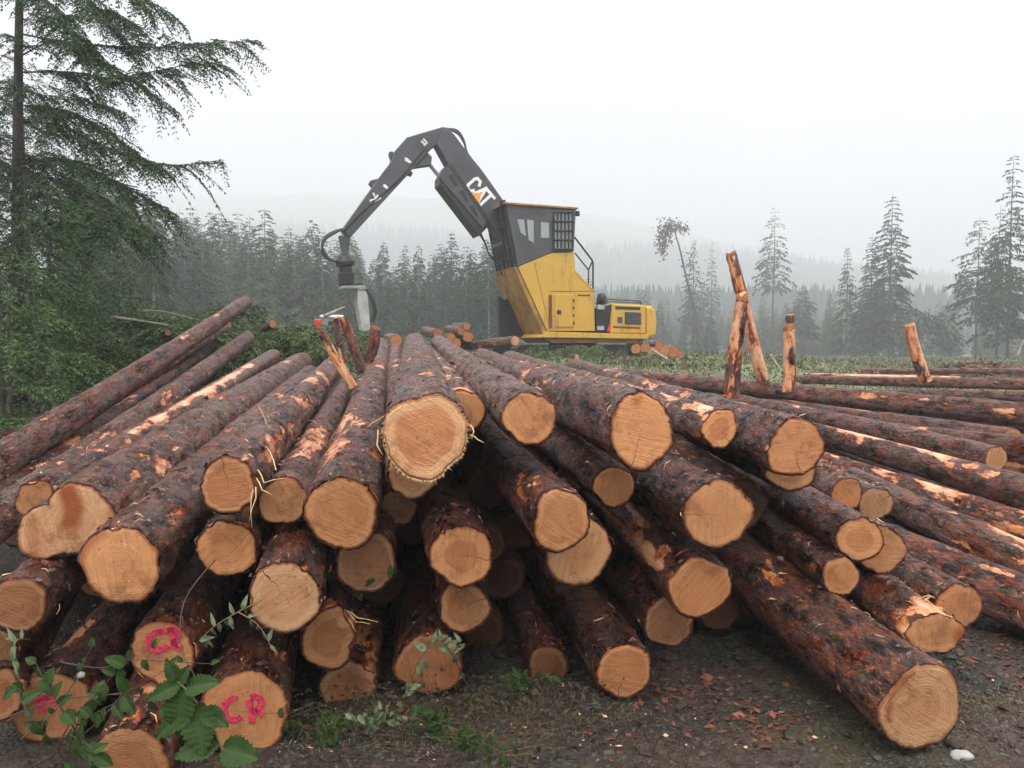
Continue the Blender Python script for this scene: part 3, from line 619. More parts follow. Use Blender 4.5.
for i,(k,ax,ay,az,ra,bx,by,bz,rb) in enumerate(LOGS):
    sp_=dict(tone=.2,pth=.38) if k[0]!='F' else dict(tone=.0,pth=.5,bright=.22,heart=.9); sp_.update(SPEC.get(k,{}))  # filler logs added to block light; shade put into their end colour
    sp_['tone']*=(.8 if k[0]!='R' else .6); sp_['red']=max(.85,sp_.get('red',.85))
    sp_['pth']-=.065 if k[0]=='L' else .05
    if k[0]=='M' and az<.75: sp_['bright']=sp_.get('bright',1.)*.8  # shade of the lower rows put into the cut face colour
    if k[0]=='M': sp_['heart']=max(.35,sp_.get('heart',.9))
    lab=LAB.get(k,"filler log added deep inside the pile, coloured dark to keep the gaps black")
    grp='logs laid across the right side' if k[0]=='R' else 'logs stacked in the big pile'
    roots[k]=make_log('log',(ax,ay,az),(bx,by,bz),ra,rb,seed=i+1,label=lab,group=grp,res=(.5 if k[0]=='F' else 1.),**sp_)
def tuft(key,lst):
    rt=roots[key]; q=rt.matrix_world.to_quaternion().inverted().to_matrix().to_4x4()
    for pts in lst:
        c=[P(*p)-rt.location for p in pts]; c=[c[0],(c[0]+c[1])/2+Vector((.002,0,.004)),c[1],(c[1]+c[2])/2+Vector((-.003,0,.003)),c[2]]
        o=MB().tube([tuple(p) for p in c],[.0032,.003,.0026,.002,.001],5).build('splinter',M['fibre'],rt,smooth=True); o.matrix_local=q
tuft('L9',[[(258,470,3.5),(264,483,3.45),(285,478,3.4)],[(256,478,3.5),(262,490,3.45),(272,495,3.4)],[(254,482,3.5),(251,500,3.45),(252,528,3.42)],[(255,482,3.5),(256,498,3.45),(249,522,3.42)],[(268,430,4.3),(262,412,4.3),(258,405,4.3)],[(276,470,3.6),(270,452,3.9),(262,440,4.1)]])
tuft('L13',[[(388,415,3.3),(378,420,3.35),(367,428,3.35)],[(470,435,3.2),(478,440,3.18),(484,443,3.15)],[(378,430,3.3),(377,445,3.22),(383,455,3.2)],[(470,425,3.2),(474,432,3.15),(472,440,3.15)]])
tuft('M11',[[(345,610,3.8),(358,618,3.75),(378,622,3.7)],[(347,612,3.8),(356,622,3.75),(370,624,3.7)]])
def surf_scraps(name,n,mat,keys,seed,l0,l1,w0,w1):
    """loose scraps of bark and splinters lying on the upper sides of the logs"""
    r=np.random.RandomState(seed); V=[];F=[]
    tb=[t for t in LOGS if t[0] in keys]
    for _ in range(n):
        k,ax,ay,az,ra,bx,by,bz,rb=tb[r.randint(len(tb))]; A=Vector((ax,ay,az));B=Vector((bx,by,bz)); t=r.uniform(.01,.55)**1.5; z=(B-A).normalized(); up=(Vector((0,0,1))-z*z.z).normalized(); sd=up.cross(z)
        a=r.normal()*.75; nn=up*math.cos(a)+sd*math.sin(a); p=A.lerp(B,t)+nn*((ra+(rb-ra)*t)*1.05+.006); d=(z*r.normal()+up.cross(nn)*0+nn.cross(z)*r.normal()*.8+nn*r.normal()*.18).normalized(); s=nn.cross(d).normalized()
        l=r.uniform(l0,l1); w_=l*r.uniform(w0,w1); c=nn*l*r.uniform(.0,.25); nb=len(V); q=[p-s*w_*.3,p+d*l*.5+c+s*w_*.6,p+d*l+s*w_*.1,p+d*l*.45+c-s*w_*.6]
        V+=q+[v-nn*.003 for v in q]; F+=[(nb,nb+1,nb+2,nb+3),(nb+7,nb+6,nb+5,nb+4)]+[(nb+i,nb+4+i,nb+4+(i+1)%4,nb+(i+1)%4) for i in range(4)]
    me=bpy.data.meshes.new(name); me.from_pydata([tuple(v) for v in V],[],F); me.update(); link(name,me,mat=M[mat],kind='stuff')
nearkeys=[t[0] for t in LOGS if t[0][0] in 'LMR' and t[2]<6]
surf_scraps('bark_scraps',1100,'chip',nearkeys,5,.012,.055,.25,.7)
surf_scraps('wood_slivers',420,'fibre',nearkeys,6,.015,.075,.04,.14)
surf_scraps('bark_flakes',1300,'darkchip',nearkeys,8,.012,.05,.4,.9)
# ---- pink spray marks
def mark(key,strokes,wd=.0085):
    rt=roots[key]; V=[];F=[]; rr_=random.Random(4)
    for st_ in strokes:
        P3=[Vector((-p[0],p[1],0)) for p in st_]; pts=[]
        for a,b in zip(P3[:-1],P3[1:]):
            for t in range(5): pts.append(a.lerp(b,t/5))
        pts.append(P3[-1])
        nb=len(V)
        for i,p in enumerate(pts):
            t=(pts[min(i+1,len(pts)-1)]-pts[max(0,i-1)]).normalized(); nn=Vector((-t.y,t.x,0)); wv=wd*(1+.25*math.sin(i*1.7)+rr_.uniform(-.25,.25))
            for dx in(-1,1): V.append(p+nn*wv*dx+Vector((0,0,-.0068)))
            for dx in(1,-1): V.append(p+nn*wv*dx+Vector((0,0,-.0005)))
        for i in range(len(pts)-1):
            for q in range(4): F.append((nb+i*4+q,nb+i*4+(q+1)%4,nb+i*4+4+(q+1)%4,nb+i*4+4+q))
        e=nb+(len(pts)-1)*4; F+=[(nb,nb+1,nb+2,nb+3),(e+3,e+2,e+1,e)]
    me=bpy.data.meshes.new('paint_mark'); me.from_pydata([tuple(v) for v in V],[],F); me.update()
    link('paint_mark',me,rt,M['pink'])
def arc(cx,cy,r,a0,a1,n=8,ry=None): return [(cx+r*math.cos(R(a0+(a1-a0)*i/n)),cy+(ry or r)*math.sin(R(a0+(a1-a0)*i/n))) for i in range(n+1)]
mark('M14',[arc(-.015,.055,.040,75,330,10),[(.035,.11),(.05,.02)],arc(.035,.075,.03,100,-90,7),[(.035,.045),(.075,.015)],[(-.02,.095),(.05,.10)]],.012)
mark('M15',[arc(-.045,.02,.042,70,315,10,.05),[(.02,.06),(.03,-.05)],arc(.04,.04,.032,120,-110,7),[(.035,.01),(.075,-.02)]],.012)
mark('M16',[[(-.06,.03),(-.02,.05),(.01,.055)],arc(0,.02,.035,60,250,8),[(.0,.03),(.03,.02)]],.012)
# ---- stakes standing among the logs
def stake(p0,p1,r0,r1,lab,seed,**k):
    d=dict(pth=.0,tone=.3,red=1,heart=.4,jag=.03,knots=3,bend=.02,back=True); d.update(k)
    make_log('stake',p1,p0,r1,r0,seed=seed,label=lab,cat='stake',group='broken stakes standing among the logs',res=1.6,**d)
stake(P(731,398,7.6),P(742,298,7.6),.076,.066,"thick orange and dark stake leaning, frayed pale top, in front of a taller thin pole",201,pth=-.02,jag=.09)
stake(P(764,386,9),P(731,254,9),.07,.062,"tall thin peeled pole leaning left behind the thick frayed stake",202,pth=-.12,jag=.09,bend=.05,tone=.7)
stake(P(789,392,9.8),P(789,327,9.8),.08,.074,"short upright orange stake with flat frayed top",203,pth=-.05,jag=.09)
stake(P(792,392,10.4),P(790,315,10.4),.062,.055,"thin darker stake rising directly behind the short upright orange stake",204,pth=.25)
stake(P(926,382,11),P(909,324,11),.09,.078,"pale peeled stake leaning alone at the far right",205,pth=-.17,red=.2,bright=1.05)
stake(P(354,388,6.6),P(321,330,6.6),.042,.034,"bright yellow-orange splintered stick leaning left over the log tops",206,pth=-.12)
stake(P(362,372,8.2),P(343,318,8.2),.058,.05,"broken brown branch with orange scars beside the yellow-orange stick",207,pth=.1,tone=.5)
stake(P(345,362,8.6),P(336,318,8.6),.04,.036,"short stub of peeled branch squeezed behind the yellow-orange stick",208,pth=.0)
stake(P(366,366,9),P(376,328,9),.07,.06,"dark broken stick leaning right behind the crossed sticks",209,pth=.3,tone=.3)
# ---- far small log heaps
hp2_='short logs stacked behind the machine'
def farlog(fu,fv,fr,d,bu,bv,bd,lab,grp,seed,**k):
    A=P(fu,fv,d); B=P(bu,bv,bd); ra=fr*d/800*(1.15 if grp==hp2_ else 1.)
    kk=dict(tone=.3,heart=.9,heart_r=1.1,bright=.9,pth=.35,bend=0); kk.update(k)
    return make_log('log',A,B,ra,ra*.9,seed=seed,label=lab,group=grp,res=1.6,**kk)
hp='small heap of logs in front of the forest'
for i,(u,v,r_,bu,bv,lb) in enumerate([(438,334,5.5,425,331,'leftmost end'),(451,338,5,440,340,'second end from left, set low'),(462,331,4.8,448,329,'third end from left, set higher'),(468,337,5.5,455,340,'fourth end from left, set low'),(467,326.5,4,455,326,'topmost end'),(457,343,4.5,440,345,'lowest end')]):
    farlog(u,v,r_,21,bu,bv,23.5,"reddish log in the small heap before the forest, "+lb,hp,300+i,bright=.8)
farlog(396,341,6.5,17,388,338,19,"lone orange-ended short log between the sticks and the small heap",'loose short logs beyond the pile',310,bright=.9)
farlog(515,341,5.2,20,452,348,22.5,"dark log lying flat left of the machine, pale round end",'loose short logs beyond the pile',311,heart=.4,bright=1.1)
farlog(467,354,3.2,17,461,352,18,"tiny pale log end among the weeds left of the machine",'loose short logs beyond the pile',312,heart=.3)
farlog(577,357,2.6,17.5,571,356,18.3,"small pale block end above the top of the pile",'loose short logs beyond the pile',313,heart=.2)
farlog(655,358,3.2,24,607,364,22,"thin grey pole lying in the grass in front of the machine tracks",'loose short logs beyond the pile',314,heart=.3)
farlog(712,375,3.2,20,678,377,21,"short pole with pale end lying in the grass left of the tall stakes",'loose short logs beyond the pile',315,heart=.2)
farlog(700,384,3,19,655,374,19.5,"splintered board lying in the grass below the small stack",'loose short logs beyond the pile',316,pth=.0)
farlog(273,324,4.0,13.6,262,330,14.2,"broken stub end sticking out of the green slash",'loose short logs beyond the pile',317,heart=.6)
farlog(168,333,3.2,12.5,160,330,13.5,"small sawn end poking from cut boughs behind the jutting log",'loose short logs beyond the pile',318,heart=.4)
hp2='short logs stacked behind the machine'
for i,(u,v,r_,bu,bv,lb) in enumerate([(636,349,4.5,628,347,'first on the far left under the tracks'),(645,348,4.5,638,346,'upper second from left'),(653,353,5.6,645,351,'large bright end at left centre'),(664,351,4.6,656,349,'dim end on top'),(673,352,5.2,664,350,'bright end on top at the middle'),(663,359,5,655,357,'dim end in the middle row'),(670,362,4.4,662,361,'small end in the bottom row'),(680,357,4.8,671,355,'darker end right of the middle'),(684,362,5.2,676,360,'reddish end at the bottom right'),(659,345,3.8,652,344,'small end at the very top'),(678,364.5,4,670,364,'low end touching the grass')]):
    farlog(u,v,r_,26,bu,bv,28.5,"log in the stack behind the machine, "+lb,hp2,330+i,bright=.85 if i%2 else 1.)
# ================================================================ log loader
S_=27/800; yaw=R(18); MP=P(575,346,27.2)
mach=empty('log_loader',(MP.x,MP.y,g1(MP.x,MP.y)-.05),yaw,label="yellow and dark grey log loader with tall cab and bent boom behind the logs",cat='log loader')
mz=mach.location.z; bpy.context.view_layer.update(); MW=Matrix.Translation(mach.location)@Matrix.Rotation(yaw,4,'Z'); MI=MW.inverted()
HW=1.35
def L2(u,v,yc):
    """design helper: local (x,z) on the machine plane y=yc"""
    o=MI@Vector((0,0,1.8)); dd=MI@P(u,v,10); d=dd-o; t=(yc-o.y)/d.y; p=o+d*t; return (p.x,p.z)
def poly(pts,yc): return [L2(u,v,yc) for u,v in pts]
def part(name,pts,y0,y1,mat,parent=mach,bev=.015,yc=None,**k): return MB().prism(poly(pts,y0 if yc is None else yc),y0,y1).build(name,mat,parent,bevel=bev,**k)
# yellow tower
part('cab_tower',[(518,267),(552,253),(574,252),(575.5,270),(580,275),(594,290),(595,331),(547,331)],-HW,HW-.5,M['yellow'])
sk=poly([(516.5,268.5),(546,334),(541,337)],-HW)
# front skirt of the tower: sloping plate in a darker, browner yellow
a=L2(517,267,-HW-.02); b_=L2(547,333,-HW-.02); a2=(a[0]-.12,a[1]); b2=(b_[0]-.12,b_[1]-.08)
MB().prism([a,b_,b2,a2],-HW-.02,HW-.5).build('front_plate',M['brown_yellow'],mach,bevel=.01)
part('hinge_strip',[(549,295),(552,295),(552.3,328),(549,328)],-HW-.03,-HW,M['rust'],bev=0)
dr=part('access_door',[(555,294.5),(573.5,294.5),(573.5,327),(555,327)],-HW-.035,-HW-.001,M['yellow'],bev=.01)
part('door_latch',[(557.5,310),(561.5,310),(561.5,314),(557.5,314)],-HW-.07,-HW-.03,M['black'],dr)
for k in range(4): part('door_hinge',[(573,299+k*7.5),(574.6,299+k*7.5),(574.6,302+k*7.5),(573,302+k*7.5)],-HW-.05,-HW-.01,M['rust'],dr,bev=0)
part('warning_label',[(578,294.5),(590,294.5),(590,296),(578,296)],-HW-.012,-HW-.001,M['rust'],bev=0)
for q in ([(534,262),(534.4,262),(550.6,331),(550.2,331)],[(575,272),(594,292),(594,292.6),(575,272.6)],[(551,291),(594.5,291),(594.5,291.6),(551,291.6)]): part('panel_seam',q,-HW-.006,-HW+.002,M['rust'],bev=0)
# cab
cab=part('cab',[(506,203.5),(576,209.5),(574,251.5),(552,252.4),(518,266.6)],-HW,HW-.5,M['dark'],bev=.02)
part('roof',[(503,202.2),(577.5,207.6),(577.5,209.6),(503,204.4)],-HW-.07,HW-.42,M['brown_yellow'],cab,yc=-HW)
for nm,pp in (('window',[(517,219.5),(524,219.5),(526,236),(521,233)]),('window',[(527,219.5),(533.5,220.5),(534,243),(528.5,240)]),('window',[(541,222),(549,223),(549,238),(541,238)])):
    part(nm,pp,-HW-.02,-HW+.02,M['glass'],cab,bev=0)
gw=part('window_guard',[(554,211),(573,212.5),(572.4,249),(554,250)],-HW-.02,-HW+.02,M['glass'],cab,bev=0)
gb=MB()
for k in range(6):
    u=554+k*3.7; a=L2(u,211,-HW-.05); b_=L2(u,250,-HW-.05); gb.tube([(a[0],-HW-.05,a[1]),(b_[0],-HW-.05,b_[1])],.028,6)
for k in range(5):
    v=212+k*9.3; a=L2(553.5,v,-HW-.06); b_=L2(573.5,v,-HW-.06); gb.tube([(a[0],-HW-.06,a[1]),(b_[0],-HW-.06,b_[1])],.035,6)
gb.build('guard_bars',M['black'],gw)
mg=MB(); fx0=L2(506,204,-HW); fx1=L2(518,267,-HW)   # front of the cab: frame bars over dark glass
def fp(t,y): # point on the sloping cab front
    return (fx0[0]+(fx1[0]-fx0[0])*t-.03,y,fx0[1]+(fx1[1]-fx0[1])*t)
for k in range(6): y=-HW+.05+k*(2*HW-.6)/5; mg.tube([fp(0,y),fp(1,y)],.03,6)
for k in range(7): mg.tube([fp(k/6,-HW+.03),fp(k/6,HW-.53)],.025,6)
mg.build('front_guard',M['black'],cab)
for yy in (-HW+.1,HW-.6):
    a=fp(-.02,yy); MB().box((a[0]-.05,yy,a[2]+.02),(.16,.22,.14)).build('work_light',M['black'],cab,bevel=.02)
a=L2(577,213,-HW); MB().box((a[0]+.05,-HW+.1,a[1]),(.14,.12,.16)).build('work_light',M['black'],cab,bevel=.02)
# dark lower front with hoses behind the boom foot
part('boom_foot',[(500,228),(516,226),(523,268),(533,300),(524,296),(508,272),(498,246)],-.5,.75,M['black'],yc=0)
# handrails and stairs at the rear of the cab
hr_=MB()
def tb(m,pts,r,yc): m.tube([(L2(u,v,yc)[0],yc,L2(u,v,yc)[1]) for u,v in pts],r,6)
for yc in (-HW+.05,-HW+.75):
    tb(hr_,[(574.5,237),(592,260),(593,263),(593,290)],.03,yc); tb(hr_,[(575,253),(588.5,270),(588.5,288)],.025,yc); tb(hr_,[(588.5,270),(592,262)],.025,yc)
hr_.build('handrail',M['black'],mach)
# deck, engine house, counterweight
part('deck',[(546,331.5),(649,334.5),(649,339),(540,337.5)],-HW-.05,HW,M['yellow'])
part('frame_skirt',[(544,338),(645,339),(640,343),(552,343)],-HW+.1,HW-.1,M['brown_yellow'])
eng=part('engine_cover',[(613,303.5),(646,305),(646,334),(610,333.5)],-HW,HW,M['yellow'],bev=.05)
part('grille',[(625,312),(641,312.6),(641,324.5),(625,324)],-HW-.015,-HW+.01,M['black'],eng,bev=0)
gl=MB()
for k in range(7):
    v=313.2+k*1.6; tb(gl,[(625.5,v),(640.5,v+.5)],.018,-HW-.03)
gl.build('grille_bars',M['dark'],eng)
part('louvre',[(615.5,306.2),(640.5,307.2),(640.5,310),(615.5,309.2)],-HW-.012,-HW+.01,M['black'],eng,bev=0)
part('badge_panel',[(617.5,317),(622.5,317),(622.5,323),(617.5,323)],-HW-.012,-HW+.01,M['dark'],eng,bev=0)
part('warning_stripe',[(613,326),(640,327),(640,329),(613,328)],-HW-.008,-HW+.01,M['rust'],eng,bev=0)
part('counterweight',[(646.6,305),(653,306),(656.5,310),(658,322),(657,336),(652,339),(646.6,338)],-HW-.02,HW+.02,M['yellow'],bev=.12)
part('bay_opening',[(596,308),(613,304),(609,331),(596,331)],-HW+.1,HW-.1,M['black'],bev=.02)
part('bay_label',[(598,304.5),(604.5,305.3),(604.5,309.5),(598,309)],-HW-.01,-HW+.05,M['offwhite'],bev=0)
part('bay_label',[(597,326),(604,326),(604,330),(597,330)],-HW+.08,-HW+.12,M['offwhite'],bev=0)
part('red_panel',[(610,323),(613,322),(611.5,331),(607,331)],-HW+.02,-HW+.06,M['redpaint'],bev=0)
a=L2(601.5,298,-.4); MB().tube([(a[0],-.4,a[1]-.35),(a[0],-.4,a[1]),(a[0],-.4,a[1]+.12),(a[0],-.4,a[1]+.18)],[.17,.17,.13,.03],16).build('air_intake',M['black'],mach,smooth=True)
rl=MB()
for yc in (-HW+.15,HW-.2): tb(rl,[(607,303),(607,299),(641,301),(641,305)],.03,yc); tb(rl,[(607,301.3),(641,303)],.022,yc)
rl.build('top_rail',M['dark'],mach)
# undercarriage: two crawler tracks, turntable
tz0=g1(MP.x,MP.y)-mz
for sy in(-1,1):
    y0=sy*1.25-.32;y1=sy*1.25+.32; zt=L2(600,345.5,-1.25)[1]; zt=min(zt,.95)
    xa,xb=-2.4,2.1; n=10; pl=[]
    rw=(zt-.02)/2
    for k in range(n+1): q=math.pi/2+math.pi*k/n; pl.append((xa+rw*math.cos(q),rw+.02+rw*math.sin(q)))
    for k in range(n+1): q=-math.pi/2+math.pi*k/n; pl.append((xb+rw*math.cos(q),rw+.02+rw*math.sin(q)))
    tr=MB().prism([(p[0],p[1]) for p in pl],y0+.08,y1-.08).build('track',M['black'],mach,bevel=.02)
    sh=MB()
    per=[]
    for i in range(len(pl)):
        a,b_=Vector(pl[i]),Vector(pl[(i+1)%len(pl)]); m_=max(1,int((b_-a).length/.19))
        for j in range(m_): per.append((a.lerp(b_,j/m_),(b_-a).normalized()))
    for p,t in per:
        n_=Vector((t.y,-t.x)); q=[p+t*.07+n_*.02,p-t*.07+n_*.02,p-t*.07-n_*.04,p+t*.07-n_*.04]; sh.prism([(c.x,c.y) for c in q],y0,y1)
    sh.build('track_shoes',M['rust' if 0 else 'black'],tr)
    for k in range(6):
        xx=xa+.3+k*(xb-xa-.6)/5; MB().tube([(xx,y0-.02,rw*.65),(xx,y0+.1,rw*.65)],.17,14).build('roller',M['dark'],tr)
MB().tube([(-.1,0,.4),(-.1,0,1.4)],.8,24).build('turntable',M['black'],mach)
# plate standing at the front
part('front_blade',[(498,296),(501,298.5),(505,300),(509,297.5),(512,300),(516,312),(527,330),(527,337),(499,337)],.5,.75,M['black'],yc=.6)
# ---------------- boom
boom=part('boom',[(435,146),(441,131),(447,131.5),(452,136),(500,200),(497,213),(512,240),(500,242),(482,217),(447,168)],-.28,.28,M['dark'],bev=.03,yc=0)
jk=part('cylinder_guard',[(443,168),(449,166.5),(484,216),(487,226),(476,237.5),(437,186.5),(437,179)],-.36,.36,M['black'],yc=0,bev=.02)
part('guard_rail_plate',[(443,168),(448.5,167),(486,222),(483,228),(439,177)],-.40,-.365,M['dark'],jk,bev=.008)
for c in ((452.5,181.5),(463.5,197),(473,212)):
    pp=[(c[0]-4.3,c[1]-5.5),(c[0]+.2,c[1]-7),(c[0]+5,c[1]+3.5),(c[0]+3.5,c[1]+5.5)]
    part('slot',pp,-.412,-.398,M['black'],jk,bev=0,yc=-.4)
stk=part('stick',[(441,128.6),(447,129.5),(449,134),(444,141),(431,149),(426,155),(413.5,168),(404,179),(365,221.5),(349,239),(341,230.5),(378,178.6),(390,163),(394,152),(405.5,139)],-.24,.24,M['dark'],bev=.03,yc=0)
part('stick_lug',[(426,153),(431,158),(430,166),(413,168.5),(411,166),(420,160)],-.16,.16,M['dark'],stk,yc=0)
part('stick_lug',[(391,163),(388.5,155),(389,152),(392.5,152),(396,158)],-.08,.08,M['dark'],stk,yc=0)
part('stick_lug',[(378,179),(370,181),(368.5,184),(371,187),(374,189)],-.1,.1,M['dark'],stk,yc=0)
part('stick_lug',[(409,171),(412.5,173),(411,176.5),(407,175)],-.1,.1,M['dark'],stk,yc=0)
part('reflector',[(404.5,157.5),(407,158),(411.5,162),(410,163.5),(405,161)],-.26,-.24,M['white'],stk,bev=0,yc=-.24)
part('reflector',[(383,184.5),(385.5,184.5),(390,189),(388,190),(383.5,187)],-.26,-.24,M['white'],stk,bev=0,yc=-.24)
for q in ([(373,193),(376,199),(370,201),(372,203)],[(378,195),(375,202),(381,198)],[(423,139),(427,143),(424,146)],[(421,141),(425,145)]):
    m=MB(); m.tube([(L2(u,v,-.25)[0],-.255,L2(u,v,-.25)[1]) for u,v in q],.035,4); m.build('marking',M['white'],stk)
rod=MB(); tb(rod,[(429,164),(445,184)],.06,0); rod.build('cylinder_rod',M['ltgrey'],mach)
# lettering on the boom
def letter_mesh(strokes,org,ang,h,mat,yy,name,parent,wd):
    m=MB(); ca,sa=math.cos(ang),math.sin(ang)
    for st_ in strokes:
        for (x0,z0),(x1,z1) in zip(st_[:-1],st_[1:]):
            dx,dz=x1-x0,z1-z0; l=math.hypot(dx,dz); nx_,nz_=-dz/l*wd/2,dx/l*wd/2; ex,ez=dx/l*wd*.35,dz/l*wd*.35
            q=[(x0+nx_-ex,z0+nz_-ez),(x1+nx_+ex,z1+nz_+ez),(x1-nx_+ex,z1-nz_+ez),(x0-nx_-ex,z0-nz_-ez)]
            q=[(org[0]+(a*ca-b*sa)*h,org[1]+(a*sa+b*ca)*h) for a,b in q]; m.prism(q,yy,yy+.012); yy-=.0006
    return m.build(name,mat,parent)
o_=L2(465.5,187,-.29); o2=L2(487,197,-.29)
pa=L2(467,186,-.29); pb=L2(483,205,-.29); ang=math.atan2(pb[1]-pa[1],pb[0]-pa[0]); H=.56
org=L2(464.2,186.6,-.29)
C_=[[(.52,.72),(.40,.92),(.16,.92),(.08,.75),(.08,.25),(.16,.08),(.40,.08),(.52,.28)]]
A_=[[(.62,.0),(.90,.95)],[(.90,.95),(1.16,.0)]]; T_=[[(1.06,.93),(1.62,.93)],[(1.36,.93),(1.36,.0)]]
lg=letter_mesh(C_+A_+T_,org,ang,H,M['white'],-.30,'lettering',boom,.17)
tri=[(.52,.0),(.88,.52),(1.24,.0)]; ca,sa=math.cos(ang),math.sin(ang)
MB().prism([(org[0]+(a*ca-b*sa)*H,org[1]+(a*sa+b*ca)*H) for a,b in tri],-.328,-.322).build('logo_triangle',M['orange'],boom)
# hoses
def hose(name,pts,r,y,parent):
    m=MB(); pp=[Vector((L2(u,v,y)[0],y,L2(u,v,y)[1])) for u,v in pts]; out=[]
    for i in range(len(pp)-1):
        p0=pp[max(i-1,0)];p1=pp[i];p2=pp[i+1];p3=pp[min(i+2,len(pp)-1)]
        for t in [j/6 for j in range(6)]:
            out.append(.5*((2*p1)+(p2-p0)*t+(2*p0-5*p1+4*p2-p3)*t*t+(3*p1-p0-3*p2+p3)*t**3))
    out.append(pp[-1]); m.tube(out,r,6); return m.build(name,M['rubber'],parent,smooth=True)
for k,y in enumerate((-.15,-.05,.05,.15)):
    hose('hose',[(443,132),(449,130-k*.4),(458,134-k),(464,143-k*.8),(468,154),(482,172),(499,196)],.03,y,boom)
for k,y in enumerate((-.15,0,.15)):
    hose('hose',[(343,229),(335,233-k),(325,240-k*1.5),(322,250-k*2.2),(326,258-k*1.5),(335,261),(342,260)],.035,y,stk)
for k in range(2): hose('hose',[(480,232+k*3),(485,243),(489,254),(497,264),(502,275)],.03,-.2+.4*k,boom)
hose('hose',[(425,148),(400,178),(372,203),(352,222),(343,232)],.03,-.26,stk)
part('link',[(338.5,236),(349,237),(349.5,243),(347.5,257),(342.5,257),(341,248)],-.15,.15,M['dark'],yc=0)
gr=MB(); c=lambda u,v:(L2(u,v,0)[0],0,L2(u,v,0)[1])
gr.tube([c(344.5,256),c(345,262),c(345.5,266)],[.2,.3,.28],14); gr.tube([c(345.5,266),c(346,273)],[.2,.2],14); gr.tube([c(346,273),c(346.5,285)],[.26,.24],14)
gr.build('rotator',M['black'],mach,bevel=.02)
gp=part('grapple',[(340,287),(364,286),(365,290),(359,291),(356,289.5),(340,289.5)],-.4,.4,M['ltgrey'],yc=0,bev=.02)
for sy in(-1,1):
    part('grapple_tine',[(356,289),(365,289),(366.5,300),(368,316),(369,330),(361,332),(358.5,318),(356,305)],sy*.3-.06,sy*.3+.06,M['steel'],gp,yc=0)
hose('hose',[(352,287),(361,284),(370,296),(374,310),(371,322)],.04,-.35,gp); hose('hose',[(352,287),(364,288),(373,300),(376,312),(373,322)],.035,.35,gp)
# ---- marker and tarp end behind the log tops
eqp=empty('saw_box',P(331,327,20),.3,label="white topped metal box with a red end lying behind the log tops under the grapple",cat='box')
eqp.scale=(.8,.8,.8)
MB().box((.0,0,.12),(.62,.4,.34)).build('body',M['ltgrey'],eqp,bevel=.03); MB().box((.02,0,.33),(.70,.46,.08)).build('lid',M['white'],eqp,bevel=.02)
MB().box((-.40,-.02,.06),(.22,.40,.36)).build('end_cap',M['redpaint'],eqp,bevel=.04); MB().box((.05,-.22,.1),(.3,.03,.16)).build('side_panel',M['black'],eqp,bevel=.01)
# ================================================================ trees
def cards(P0,D,Ln,Wd,rs,flat=0.):
    """thin leaf shaped quads: base P0, direction D, length, width"""
    P0=np.asarray(P0);D=np.asarray(D); D=D/np.linalg.norm(D,axis=1)[:,None]; n=len(P0)
    rv=rs.normal(size=(n,3)); rv[:,2]*=1-flat
    sd=np.cross(D,rv); sd/=np.linalg.norm(sd,axis=1)[:,None]+1e-9
    Ln=np.broadcast_to(Ln,(n,))[:,None];Wd=np.broadcast_to(Wd,(n,))[:,None]
    m=P0+D*Ln*.45
    return np.stack([P0,m+sd*Wd*.5,P0+D*Ln,m-sd*Wd*.5],1).reshape(-1,3)
def quads(n): return np.arange(n*4).reshape(-1,4)
def tubearr(pts,rad,n=6):
    m=MB(); m.tube(pts,rad,n,cap=False); return m.v,m.f
def spray(pts,rs,tw=.5,step=.055,nl=.055,nw=.013,dens=1.,droop=.5,start=.12):
    """foliage of one flat hemlock bough along the curve pts -> card quads, wood curves"""
    pts=np.array([tuple(p) for p in pts]); seg=np.linalg.norm(np.diff(pts,axis=0),axis=1); cum=np.append(0,np.cumsum(seg)); Lt=cum[-1]
    out=[]; wood=[(pts,.0042*Lt)]
    P0=[];D0=[]
    s=start*Lt; side=1
    while s<Lt:
        f=s/Lt; p=np.array([np.interp(s,cum,pts[:,i]) for i in range(3)]); q=np.array([np.interp(min(s+.05,Lt),cum,pts[:,i]) for i in range(3)]); t=q-p
        if np.linalg.norm(t)<1e-6: t=pts[-1]-pts[-2]
        t/=np.linalg.norm(t); lat=np.cross(t,(0,0,1)); lat/=np.linalg.norm(lat)+1e-9
        side=-side
        if rs.uniform()<.14: s+=step; continue
        tl=tw*rs.uniform(.45,1.2)*np.interp(f,[0,.3,.7,.92,1],[.5,.8,1,.75,.35])*rs.uniform(.5,1.2)
        d=t*rs.uniform(.3,1.1)+lat*side*rs.uniform(.3,1.)+np.array([0,0,rs.uniform(-.5,.15)]); d/=np.linalg.norm(d)
        m=max(2,int(tl/.035)); u=np.linspace(0,1,m)
        tp=p+d*tl*u[:,None]; tp[:,2]-=droop*rs.uniform(.3,1.3)*tl*u**2
        wood.append((tp[[0,m//2,m-1]],.0022))
        for k in range(m):
            tt=tp[min(k+1,m-1)]-tp[max(k-1,0)]; tt/=np.linalg.norm(tt)+1e-9; l2=np.cross(tt,(0,0,1)); l2/=np.linalg.norm(l2)+1e-9
            for sd in(-1,1):
                sl=.3*tl*(1-.75*u[k])*rs.uniform(.5,1.2); c=max(1,int(sl/.022*dens))
                d2=tt*.7+l2*sd*.8+np.array([0,0,-.25*rs.uniform(0,1.4)]); d2/=np.linalg.norm(d2)
                for j in range(c):
                    P0.append(tp[k]+d2*sl*j/c); D0.append(d2+rs.normal(size=3)*.22)
        s+=step*rs.uniform(.7,1.4)
    P0=np.array(P0);D0=np.array(D0); n=len(P0)
    return cards(P0,D0,nl*rs.uniform(.7,1.3,n),nw*rs.uniform(.8,1.3,n),rs,.3),wood
